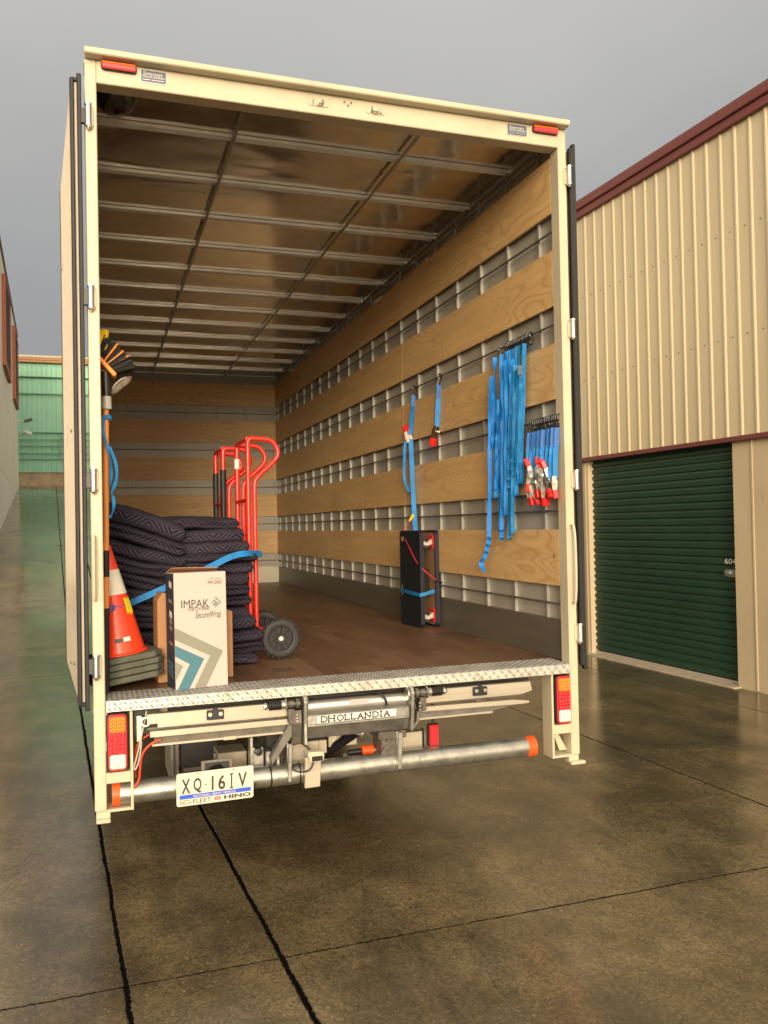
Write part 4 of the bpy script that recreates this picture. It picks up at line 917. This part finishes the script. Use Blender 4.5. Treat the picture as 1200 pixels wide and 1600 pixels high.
# ------------------------------------------------------------------ traffic cones nested on their square feet
lean = R(-6.5); cmx = Matrix.Translation((-1.083, .36, ZF+.036)) @ Matrix.Rotation(lean, 4, 'Y') @ Matrix.Rotation(R(12), 4, 'Z')
names = ['bottommost', 'third from the top', 'second from the top', 'topmost']
for i in range(4):
    mi = cmx @ Matrix.Translation((0.003*((i*7) % 3-1), .004*((i*5) % 3-1), .0315*i)) @ Matrix.Rotation(R((i*37) % 5-2), 4, 'Z')
    lab = 'topmost orange traffic cone with pale reflective collar, by the left post' if i == 3 else f'traffic cone showing only its grey-green foot, {names[i]} in the nested stack'
    t = thing('traffic_cone', lab, 'traffic cone', mi.translation, 'nested traffic cones')
    k = MB(); q = .165; c2 = .04; pts = [(-q+c2, -q), (q-c2, -q), (q, -q+c2), (q, q-c2), (q-c2, q), (-q+c2, q), (-q, q-c2), (-q, -q+c2)]
    k.prism(pts, 2, .0, .028, .004, mi); k.build('foot', 'cone_base', t)
    def rad(h): return .118*(1-h/.52)+.020*(h/.52)+.0
    k = MB()
    def shell(k, h0, h1, t_):
        n = 8; prof = [(rad(h0+(h1-h0)*a/n)+t_, h0+(h1-h0)*a/n+.03) for a in range(n+1)]+[(rad(h1-(h1-h0)*a/n)+t_-.003, h1-(h1-h0)*a/n+.03) for a in range(n+1)]; k.lathe(prof+prof[:1], (0, 0, 0), 'Z', 40, mi, cap=False)
    shell(k, .0, .50, .0); k.lathe([(rad(.0)+.012, .029), (rad(.0)+.012, .034), (rad(0)+.0, .040)], (0, 0, 0), 'Z', 40, mi, cap=False)
    if i == 3:
        k.lathe([(.0235, .515), (.0215, .53), (.0225, .545), (.016, .555), (.001, .557)], (0, 0, 0), 'Z', 24, mi)
    bd = k.build('cone_body', 'cone_orange', t)
    if i == 3:
        k = MB(); shell(k, .285, .405, .0015); k.build('reflective_collar', 'reflective', t)
        k = MB(); 
        for a0, a1, z0, z1, mm in ((298, 332, .185, .262, 'yellow'), (262, 300, .226, .231, 'purple'), (238, 262, .213, .240, 'purple')):
            k = MB(); g = [[k.b.verts.new(mi @ Vector(((rad(z)+.0035)*math.cos(R(a0+(a1-a0)*u_/6)), (rad(z)+.0035)*math.sin(R(a0+(a1-a0)*u_/6)), z+.03+.006*math.sin(u_*1.5)))) for u_ in range(7)] for z in (z0, (z0+z1)/2, z1)]
            for a, b_ in zip(g, g[1:]):
                for u_ in range(6): k.b.faces.new((a[u_], a[u_+1], b_[u_+1], b_[u_]))
            k.build('tape', mm, t)
        for a0, a1, z0, z1, mm in ((248, 268, .060, .080, 'ink'), (270, 288, .062, .082, 'reflective')):
            k = MB(); g = [[k.b.verts.new(mi @ Vector(((rad(z)+.002)*math.cos(R(a0+(a1-a0)*u_/6)), (rad(z)+.002)*math.sin(R(a0+(a1-a0)*u_/6)), z+.03))) for u_ in range(7)] for z in (z0, z1)]
            for u_ in range(6): k.b.faces.new((g[0][u_], g[0][u_+1], g[1][u_+1], g[1][u_]))
            k.build('sticker', mm, t)

# ------------------------------------------------------------------ cartons
bmx = Matrix.Translation((-.862, .095, ZF+.0015)) @ Matrix.Rotation(R(9.4), 4, 'Z') @ Matrix.Rotation(R(-1.2), 4, 'X')
BW, BD, BH = .252, .155, .545
bx = thing('carton', 'tall white printed carton with grey and teal arrows standing on the threshold', 'carton', bmx.translation)
k = MB(); k.box(0, BW, 0, BD, 0, BH, .002, 1, bmx); k.build('box_body', 'carton', bx)
k = MB(); k.quadmesh([bmx @ Vector(p) for p in ((-.0008, .001, .002), (-.0008, BD-.001, .002), (-.0008, BD-.001, BH-.002), (-.0008, .001, BH-.002))], [(0, 1, 2, 3)]); k.build('side_print', 'navy', bx)
k = MB(); k.quadmesh([bmx @ Vector(p) for p in ((0, BD, BH), (BW, BD, BH), (BW-.01, BD-.065, BH+.016), (.01, BD-.08, BH+.022), (0, BD, BH+.003), (BW, BD, BH+.003), (BW-.01, BD-.065, BH+.019), (.01, BD-.08, BH+.025))], [(0, 1, 2, 3), (4, 5, 6, 7), (0, 1, 5, 4), (1, 2, 6, 5), (2, 3, 7, 6), (3, 0, 4, 7)]); k.build('top_flap', 'carton_brown', bx)
def BXF(s, t_, o): return bmx @ Vector((s*BW, -.0004-o, t_*BH))
def ST(x, y):                                                      # artwork measured on the face, in fractions of its width and height
    s = .5
    for _ in range(6):
        tt = (y-(160-55*s))/((1520-80*s)-(160-55*s)); xl = 145+50*tt; xr_ = 750+70*tt; s = (x-xl)/(xr_-xl)
    return (min(1, max(0, s)), 1-min(1, max(0, tt)))
for pts, mm in (([(165, 795), (745, 1040), (550, 1472), (412, 1492), (590, 1105), (165, 935)], 'greygreen'),
                ([(165, 1000), (520, 1142), (352, 1500), (215, 1520), (352, 1210), (165, 1130)], 'teal'),
                ([(175, 1190), (275, 1235), (195, 1410)], 'greygreen')):
    poly([ST(*p) for p in pts], BXF, mm, bx, 'printed_arrow')
for c_, d_, mm in (((600, 430), 0, 'greygreen'),):
    def chev(x, y, wx, hy, th_): return [(x, y), (x+wx, y+hy/2), (x, y+hy), (x, y+hy-th_*1.4), (x+wx-th_*1.2, y+hy/2), (x, y+th_*1.4)]
    for x, y, wx, hy, th_, m2 in ((632, 402, 80, 145, 24, 'greygreen'), (612, 440, 55, 85, 18, 'teal'), (600, 466, 24, 36, 12, 'greygreen'), (580, 472, 14, 22, 9, 'ink_mid')):
        k = MB(); p = [ST(*a) for a in chev(x, y, wx, hy, th_)]; v = [k.b.verts.new(BXF(a, b_, .0008)) for a, b_ in p]; k.b.faces.new((v[0], v[1], v[4], v[5])); k.b.faces.new((v[1], v[2], v[3], v[4])); k.build('printed_logo', m2, bx)
def btext(s, x0, y0, x1, y1, m, **kw):
    a = ST(x0, y0); b_ = ST(x1, y1); text(s, a[0], b_[0], b_[1], a[1], m, bx, lambda s_, t_, o: BXF(s_, t_-0*.02, o), **kw)
btext('IMPAK', 237, 474, 562, 532, 'ink')
btext('STRETCH WRAP', 322, 548, 570, 572, 'ink')
btext('SecureWrap', 402, 598, 712, 668, 'ink', shear=.25)
btext('44.060', 536, 222, 708, 254, 'ink_mid')
a = ST(556, 200); b_ = ST(695, 196); strokes([(a, (a[0]+.09, a[1])), ((a[0]+.11, a[1]), (b_[0], b_[1]))], .006, BXF, 'greygreen', bx, 'small_print')
def BSF(x, z, o): return bmx @ Vector((-.001-o, x, z))
for z0, z1, a, mm in ((.47, .50, .05, 'white'), (.40, .415, .06, 'greygreen'), (.33, .36, .05, 'white'), (.30, .325, .05, 'greygreen'), (.27, .29, .05, 'greygreen'), (.20, .215, .06, 'greygreen')):
    poly([(.035, z0), (.035+a, z0+.01), (.035+a, z1+.01), (.035, z1)], BSF, mm, bx, 'side_lettering')
for z0 in (.045, .07, .095): poly([(.03, z0), (.12, z0+.03), (.12, z0+.042), (.03, z0+.012)], BSF, 'teal', bx, 'side_lettering')
brx = Matrix.Translation((-.955, .325, ZF+.0015)) @ Matrix.Rotation(R(4), 4, 'Z')
k = MB(); k.prism([(.03, 0), (.40, 0), (.40, .33), (.13, .42), (.055, .44), (.03, .40)], 1, 0, .16, .002, brx); bc = k.build('cardboard_box', 'carton_brown'); tag(bc, 'plain brown cardboard box half hidden behind the white printed carton', 'cardboard box')

# ------------------------------------------------------------------ broom, brush and yellow tie at the left post
br = thing('broom', 'upturned broom with orange pole and black and orange bristles by the left post', 'broom', (-1.158, .15, ZF))
k = MB(); k.tube([(-1.170, .15, ZF+.004), (-1.153, .15, 2.29)], .0135, 14); k.build('pole', 'pole_orange', br)
k = MB()
for z0, z1 in ((1.51, 1.632), (.976, 1.366)):
    f = lambda z: -1.170+.017*(z-ZF)/1.32
    k.tube([(f(z0), .15, z0), (f(z1), .15, z1)], .0150, 14)
k.build('pole_grip', 'black_rubber', br)
k = MB(); k.lathe([(.014, -.03), (.024, -.028), (.022, .03), (.015, .031)], (-1.150, .15, 2.315), 'Z', 12); k.build('collar', 'cable', br)
k = MB(); k.tube([(-1.150, .15, 2.345), (-1.152, .15, 2.46)], [.019, .022], 12); k.build('socket', 'black_plastic', br)
hm = Matrix.Translation((-1.150, .15, 2.475)) @ Matrix.Rotation(R(48), 4, 'Y')
k = MB(); k.box(-.075, .055, -.045, .045, -.004, .016, .006, 2, hm); k.build('head_block', 'broom_orange', br)
for mm, rng in (('bristle_black', 0), ('broom_orange', 1)):
    k = MB(); rn = random.Random(3+rng)
    for q in range(150 if not rng else 44):
        s_ = rn.uniform(-1, 1)
        if rng: s_ = rn.choice((-.35, .0, .3))+rn.uniform(-.05, .05)
        yb = rn.uniform(-.035, .035); b0 = Vector((-.01+s_*.055, yb, .012)); ln = .098+rn.uniform(-.008, .008)
        dr = Vector((s_*.55+rn.uniform(-.04, .04), yb*2.2, 1)).normalized(); k.tube([hm @ b0, hm @ (b0+dr*ln)], [.0042, .0036], 5)
    k.build('bristles', mm, br)
bs = thing('scrub_brush', 'worn grey brush head hanging just under the broom bristles', 'brush', (-1.07, .2, 2.40))
hm2 = Matrix.Translation((-1.085, .19, 2.405)) @ Matrix.Rotation(R(-42), 4, 'Y')
k = MB(); k.lathe([(.001, -.016), (.030, -.015), (.040, -.004), (.040, .006), (.030, .014), (.001, .015)], (0, 0, 0), 'Z', 20, hm2 @ Matrix.Diagonal((1.7, .7, 1, 1))); k.build('brush_pad', 'bristle_grey', bs)
k = MB(); k.tube([hm2 @ Vector((-.05, 0, .0)), hm2 @ Vector((-.03, -.03, .018)), hm2 @ Vector((.03, -.03, .018)), hm2 @ Vector((.06, 0, 0))], .0035, 8, smooth=2); k.build('wire_loop', 'cable', bs)
k = MB(); g = []
for i in range(13):
    t_ = i/12; zz = 2.655-.105*t_; wdt = .026*(.45+.55*abs(math.cos(PI*t_))**.7); yy = .15+.012*math.sin(PI*2*t_)
    g.append([k.b.verts.new((-1.160-.02+.0*t_, yy, zz)), k.b.verts.new((-1.160+wdt*.6, yy-.014, zz)), k.b.verts.new((-1.160+wdt, yy+.004, zz)), k.b.verts.new((-1.160-.01, yy+.008, zz))])
for a, b_ in zip(g, g[1:]):
    for q in range(4): k.b.faces.new((a[q], a[(q+1) % 4], b_[(q+1) % 4], b_[q]))
k.b.faces.new(g[0]); k.b.faces.new(g[-1]); tag(k.build('plastic_clip', 'yellow', auto=60), 'bright yellow pinched plastic clip hanging above the broom at the left post', 'clip')
k = MB(); k.ribbon([(-1.168, .13, 2.24), (-1.15, .125, 2.252), (-1.132, .13, 2.246), (-1.128, .15, 2.235)], [(0, 0, 1)], .018, .003, 1)
k.ribbon([(-1.165, .128, 2.24), (-1.168, .125, 2.18), (-1.15, .12, 2.11), (-1.137, .12, 2.06), (-1.133, .12, 1.98), (-1.14, .12, 1.93)], [(1, .2, 0), (1, .4, 0), (1, -.3, 0), (.2, 1, 0), (1, 0, 0), (.4, 1, 0)], .013, .002, 1)
k.ribbon([(-1.142, .12, 2.11), (-1.128, .12, 2.08), (-1.112, .115, 2.03), (-1.108, .115, 1.97), (-1.122, .12, 1.925), (-1.134, .12, 1.90), (-1.122, .12, 1.86), (-1.130, .12, 1.80), (-1.146, .12, 1.785)], [(1, .2, 0), (.8, .7, 0), (1, .2, 0), (.6, .8, 0), (1, 0, 0), (.1, 1, 0), (1, 0, .3), (.2, .9, 0), (0, 0, 1)], .015, .002, 1)
tag(k.build('webbing_strap', 'blue_web'), 'thin blue strap knotted round the orange broom pole, its tail hanging loose', 'strap')

# ------------------------------------------------------------------ straps on the right wall
ZH = 2.802                                                         # tie rail 2 height
def hook(k, x, y, z, tw=0., sc=1.):
    """open S hook over the rail, running down to its strap eye"""
    pts = [(-.010, .0, -.012), (-.013, 0, .004), (0, 0, .015), (.013, 0, .004), (.010, 0, -.014), (.0, .0, -.034), (-.008, 0, -.048), (.0, 0, -.060), (.010, 0, -.050)]
    mx = Matrix.Translation((x, y, z)) @ Matrix.Rotation(tw, 4, 'Z') @ Matrix.Scale(sc, 4)
    k.tube([mx @ Vector(p) for p in pts], .0052*sc, 8, smooth=2)
rn = random.Random(21)
NS = 14
NTH = ['first', 'second', 'third', 'fourth', 'fifth', 'sixth', 'seventh', 'eighth', 'ninth', 'tenth', 'eleventh', 'twelfth', 'thirteenth', 'fourteenth']
for i in range(NS):
    y = .735 if i == 0 else .640-.300*(i-1)/(NS-2); x = 1.178; first = i == 0; last = i == NS-1
    lab = ('blue webbing strap hanging apart at the left of the big bunch, with curled tail' if first else
           'blue webbing strap with printed tag at the right end of the big bunch' if last else
           f'long blue webbing strap, {NTH[i]} from the left in the big bunch on black hooks')
    t = thing('webbing_strap', lab, 'strap', (x, y, ZH), 'long blue straps bunched on the tie rail')
    k = MB(); hook(k, x-.004, y, ZH, R(rn.uniform(-25, 25))); hook(k, x-.010, y+.004, ZH-.005, R(90+rn.uniform(-20, 20)), .8); k.build('hook', 'black_plastic', t)
    k = MB(); wdt = .026
    def wv(c): a = R(c+rn.uniform(-32, 32)); return (math.cos(a), -math.sin(a), 0) if True else 0
    def run(z0, z1, xa, ya, xb, yb, n=7, j=.006):
        P_ = []; W_ = []
        for q in range(n+1):
            f = q/n; P_.append((xa+(xb-xa)*f+rn.uniform(-j, j)*.6, ya+(yb-ya)*f+rn.uniform(-j, j), z0+(z1-z0)*f)); a = R(rn.uniform(-50, 95)); W_.append((math.cos(a), math.sin(a)*-1, 0))
        return P_, W_
    xo = 1.160-rn.uniform(.0, .035); top = ZH-.055; pull = -.04+rn.uniform(-.01, .01)
    if first: lows = [2.20, 2.62, 1.66]
    else: lows = [rn.uniform(1.90, 2.30), rn.uniform(2.45, 2.68), (1.96, 1.88, 1.70, 1.92, 1.72, 2.05, 1.80, 1.64, 1.98, 1.86, 1.68, 2.12, 1.9, 2.0)[i]+rn.uniform(-.02, .02)]
    yc = y+.03+rn.uniform(-.035, .035)
    if first: yc = .72
    P_, W_ = run(top, lows[0], xo, y, xo-.01, yc+.015, 6)
    P2, W2 = run(lows[0]+.0, lows[1], xo-.022, yc+.030, xo-.015, y+.006, 5)
    P_ += [(xo-.012, yc+.022, lows[0]-.018)]; W_ += [W_[-1]]
    P_ += P2; W_ += W2
    yl = (.58+(y-.50)*1.0 if not first else .82)+rn.uniform(-.015, .015)
    P3, W3 = run(lows[1]+.01, lows[2], xo-.03, y-.004, xo-.02, yl, 9, .008)
    P_ += P3; W_ += W3
    if first or i in (4, 8, 11):                                    # crinkled tails
        zz = P_[-1][2]; yy = P_[-1][1]; m_ = 7 if first else 4
        for q in range(m_):
            zz -= .022; P_.append((xo-.02+(.012 if q % 2 else -.012), yy+(.016 if q % 2 else -.016)+(.012*q if first else .0), zz)); W_.append(((.9, -.4, .3) if q % 2 else (.7, -.6, -.5)))
        if first: P_ += [(xo-.03, yy+.12, zz-.03), (xo-.03, yy+.10, zz-.06), (xo-.03, yy+.06, zz-.085)]; W_ += [(.9, -.4, .3), (.8, -.5, -.3), (.9, -.3, .3)]
    else:
        P_ += [(xo-.015, yl+.012, lows[2]-.022)]; W_ += [(1, .2, 0)]; P4, W4 = run(lows[2], lows[2]+.35, xo-.008, yl+.03, xo-.01, yl+.01, 4); P_ += P4; W_ += W4
    k.ribbon(P_, W_, wdt, .0022, 2)
    k.build('webbing', 'blue_web', t)
    if i in (NS-1, 3):
        z0 = 2.62 if last else 2.33; k = MB(); xx = xo-.036
        k.ribbon([(xx, y-.006 if last else yc, z0), (xx, y-.006 if last else yc, z0-.055)], [(1, -.55, 0)], .027, .005, 0); tg_ = k.build('printed_tag', 'black_plastic', t)
        k = MB()
        for q in range(4): k.ribbon([(xx-.003, (y-.006 if last else yc)-.004, z0-.010-.010*q), (xx-.003, (y-.006 if last else yc)-.004, z0-.015-.010*q)], [(1, -.55, 0)], .012, .003, 0)
        k.build('tag_print', 'blue_web', tg_)
# ratchet straps: second bunch
def ratchet(k_metal, k_red, c_, tw, sc=1., flip=False):
    mx = Matrix.Translation(c_) @ Matrix.Rotation(tw, 4, 'Z') @ Matrix.Rotation((R(180) if flip else 0)+R(random.uniform(-28, 28)), 4, 'X') @ Matrix.Scale(sc, 4)
    for s in (-1, 1): k_metal.prism([(-.012, .045), (.010, .048), (.018, .01), (.014, -.045), (-.004, -.05), (-.014, -.01)], 0, s*.018-.0012, s*.018+.0012, 0, mx)
    k_metal.lathe([(.015, -.0015), (.018, .0), (.015, .0015)], (.022, 0, .01), 'X', 14, mx); k_metal.lathe([(.015, -.0015), (.018, .0), (.015, .0015)], (-.022, 0, .01), 'X', 14, mx)
    t1 = mx @ Vector((-.02, 0, .01)); t2 = mx @ Vector((.02, 0, .01)); k_metal.tube([t1, t2], .009*sc, 10)
    k_red.box(-.022, .022, -.014, .016, -.086, -.034, .006, 2, mx)
ZH2 = 2.293
for i in range(13):
    y = .325-.0230*i; x = 1.178
    t = thing('ratchet_strap', f'short blue ratchet strap, {NTH[i]} from the left in the row beside the right post', 'ratchet strap', (x, y, ZH2), 'ratchet straps bunched beside the right post')
    k = MB(); hook(k, x-.002, y, ZH2, R(rn.uniform(-20, 20)), 1.05); hook(k, x-.012, y+.006, ZH2-.028, R(90+rn.uniform(-30, 30)), .9); k.build('hook', 'black_plastic', t)
    k = MB(); xo = 1.150-rn.uniform(0, .02); k.ribbon([(xo+.012, y, ZH2-.060), (xo+.008, y+.004, ZH2-.10), (xo+.004, y+.002, ZH2-.165)], [(1, -.6+rn.uniform(-.5, .5), 0)], .027, .008, 1); k.build('sewn_eye', 'blue_dark', t)
    zb = (1.94, 2.02, 1.975)[i % 3]+rn.uniform(-.03, .03); ye = y+(.20-y)*.12+rn.uniform(-.02, .02)
    k = MB(); k.ribbon([(xo+.002, y, ZH2-.15), (xo-.004, y+rn.uniform(-.01, .01), ZH2-.22), (xo-.006, (y+ye)/2, zb+.08), (xo-.006, ye, zb)], [(1, -.5+rn.uniform(-.6, .6), 0) for _ in range(4)], .026, .0022, 2)
    k.build('webbing', 'blue_web', t)
    km, kr = MB(), MB(); ratchet(km, kr, (xo-.010-.004*(i % 3), ye, zb-.03), R(rn.uniform(0, 90)), .92, i % 3 == 1)
    km.build('ratchet', 'galv' if i % 3 else 'cable', t); kr.build('ratchet_handle', 'red_plastic', t)
# single short ratchet strap
t = thing('ratchet_strap', 'single short blue ratchet strap with red handle hanging alone mid right wall', 'ratchet strap', (1.178, 1.71, ZH))
k = MB(); hook(k, 1.176, 1.71, ZH, R(20), 1.2); k.build('hook', 'black_plastic', t)
k = MB(); k.ribbon([(1.168, 1.71, ZH-.06), (1.165, 1.715, ZH-.165)], [(1, -.5, 0)], .034, .008, 0); k.build('sewn_eye', 'blue_dark', t)
k = MB(); k.ribbon([(1.165, 1.715, ZH-.15), (1.160, 1.73, ZH-.26), (1.156, 1.735, ZH-.37)], [(1, -.55, 0), (1, -.4, 0), (1, -.6, 0)], .034, .0024, 2); k.build('webbing', 'blue_web', t)
km, kr = MB(), MB(); ratchet(km, kr, (1.148, 1.75, 2.39), R(30), 1.15); km.build('ratchet', 'chrome', t); kr.build('ratchet_handle', 'red_plastic', t)
# long ratchet strap tying the dollies
t = thing('ratchet_strap', 'long blue ratchet strap running from its hook down behind the black dollies', 'ratchet strap', (1.178, 2.23, ZH))
k = MB(); hook(k, 1.176, 2.235, ZH, R(10), 1.2); k.build('hook', 'black_plastic', t)
k = MB(); k.ribbon([(1.168, 2.235, ZH-.06), (1.163, 2.24, ZH-.15)], [(1, -.3, 0)], .032, .008, 0); k.build('sewn_eye', 'blue_dark', t)
k = MB(); k.ribbon([(1.163, 2.24, ZH-.14), (1.158, 2.27, ZH-.30), (1.150, 2.285, 2.44)], [(.5, -1, 0), (.7, -.7, 0), (1, -.4, 0)], .034, .0024, 2)
k.ribbon([(1.150, 2.27, 2.40), (1.150, 2.25, 2.1), (1.140, 2.19, 1.70), (1.128, 2.12, 1.60)], [(1, -.3, 0)], .036, .0024, 2)
k.ribbon([(1.125, 2.30, 2.44), (1.118, 2.33, 2.30), (1.112, 2.34, 2.12), (1.118, 2.32, 2.04), (1.135, 2.27, 1.98)], [(1, -.3, 0), (.8, -.6, 0), (1, -.3, 0), (.6, -.8, 0), (1, -.2, 0)], .022, .0024, 2)
k.build('webbing', 'blue_web', t)
km, kr = MB(), MB(); ratchet(km, kr, (1.135, 2.285, 2.42), R(30), 1.1, True); km.build('ratchet', 'clear_lens', t); kr.build('ratchet_handle', 'red_plastic', t)

# ------------------------------------------------------------------ furniture dollies on end
def dolly(x0, x1, wood_dir, label, ang):
    mx = Matrix.Translation((x0, 1.79, ZF)) @ Matrix.Rotation(R(ang), 4, 'Z'); T = x1-x0
    t = thing('furniture_dolly', label, 'dolly', (x0, 1.96, ZF), 'furniture dollies strapped to the wall')
    k = MB(); k.prism(rrect(.0, .36, .006, .705, .030, 5), 0, .004, T-.004, .0, mx); k.build('deck', 'dolly_wood', t)
    k = MB()
    o = rrect(-.005, .365, .001, .710, .034, 6); i_ = rrect(.010, .35, .016, .695, .024, 6); n = len(o)
    for xa, xb in ((0, 0),):
        v = []
        for (p, q) in ((o, 0.), (o, T), (i_, T), (i_, 0.)): v.append([k.b.verts.new(mx @ Vector((q, a[0], a[1]))) for a in p])
        for r_ in range(4):
            A, B = v[r_], v[(r_+1) % 4]
            for j in range(n): k.b.faces.new((A[j], A[(j+1) % n], B[(j+1) % n], B[j]))
    k.build('bumper_edge', 'board_edge', t)
    if wood_dir > 0:
        k = MB(); k.prism(rrect(.010, .35, .016, .695, .024), 0, .001, .0045, 0, mx); cp = k.build('carpet_face', 'board_carpet', t)
    xw = T if wood_dir > 0 else 0.; s = wood_dir
    for yy in (.06, .30):
        for zz in (.085, .625):
            k = MB(); k.box(*sorted((xw, xw+s*.006)), yy-.040, yy+.040, zz-.048, zz+.048, .001, 1, mx); cpl = k.build('caster_plate', 'red_plastic', t); k = MB(); k.box(*sorted((xw+s*.004, xw+s*.012)), yy-.018, yy+.018, zz-.02, zz+.02, .002, 1, mx)
            for dy in (-.017, .017): k.prism([(xw+s*.010, zz+.015), (xw+s*.010, zz-.02), (xw+s*.052, zz-.030), (xw+s*.058, zz-.012)], 1, yy+dy-.0015, yy+dy+.0015, 0, mx)
            cs = k.build('caster', 'cable', t)
            k = MB(); k.lathe([(.012, -.012), (.030, -.012), (.034, -.006), (.034, .006), (.030, .012), (.012, .012)], (xw+s*.048, yy, zz-.018), 'Y', 24, mx); k.build('caster_wheel', 'tyre', cs)
    return t, mx
d1, m1 = dolly(1.020, 1.052, 1, 'furniture dolly on end with its black carpeted deck facing the load bay', 3.5)
d2, m2 = dolly(1.140, 1.170, -1, 'furniture dolly on end against the right wall, brown wooden underside and casters showing', 1.0)
k = MB(); k.box(-.002, -.0006, .10, .22, .22, .42, 0, 1, m2); k.build('paper_label', 'kick', d2)
k = MB(); k.box(-.0012, .0, .285, .335, .63, .665, .0, 1, m1); k.build('handle_hole', 'dolly_wood', d1)
k = MB(); k.box(-.0012, .0, .325, .334, .22, .30, 0, 1, m1); k.build('paper_label', 'greygreen', d1)
k = MB(); zb = ZF+.245
k.ribbon([m1 @ Vector((.0, .372, zb-ZF+.012)), m1 @ Vector((-.004, .36, zb-ZF+.012)), m1 @ Vector((-.004, .1, zb-ZF)), m1 @ Vector((-.005, -.004, zb-ZF-.004)), m1 @ Vector((.02, -.010, zb-ZF)), m1 @ Vector((.11, -.012, zb-ZF+.02))], [(0, 0, 1)], .026, .0025, 0)
tag(k.build('tie_strap', 'blue_web'), 'narrow blue strap bound round the black dolly at mid height', 'strap')
bg_ = thing('bungee_cord', 'thin red elastic cord with yellow hook stretched across the black dolly', 'elastic cord', (1.1, 2.0, 1.6))
k = MB(); k.tube([(1.135, 2.22, 1.78), (1.02, 2.10, 1.70), (1.006, 2.10, 1.66), (1.012, 1.86, 1.46), (1.035, 1.775, 1.40), (1.10, 1.77, 1.345), (1.15, 1.775, 1.31)], .0036, 8, smooth=1); k.build('cord', 'rope_red', bg_)
k = MB(); k.tube([(1.09, 2.175, 1.755), (1.14, 2.22, 1.80)], [.008, .016], 10); k.build('hook_cap', 'yellow', bg_)
k = MB(); k.tube([(1.14, 2.22, 1.80), (1.155, 2.24, 1.83), (1.17, 2.25, 1.83), (1.178, 2.25, 1.80)], .005, 8, smooth=1); k.tube([(1.14, 1.775, 1.312), (1.165, 1.77, 1.31), (1.18, 1.76, 1.295)], .008, 8, smooth=1); k.build('end_hook', 'black_plastic', bg_)
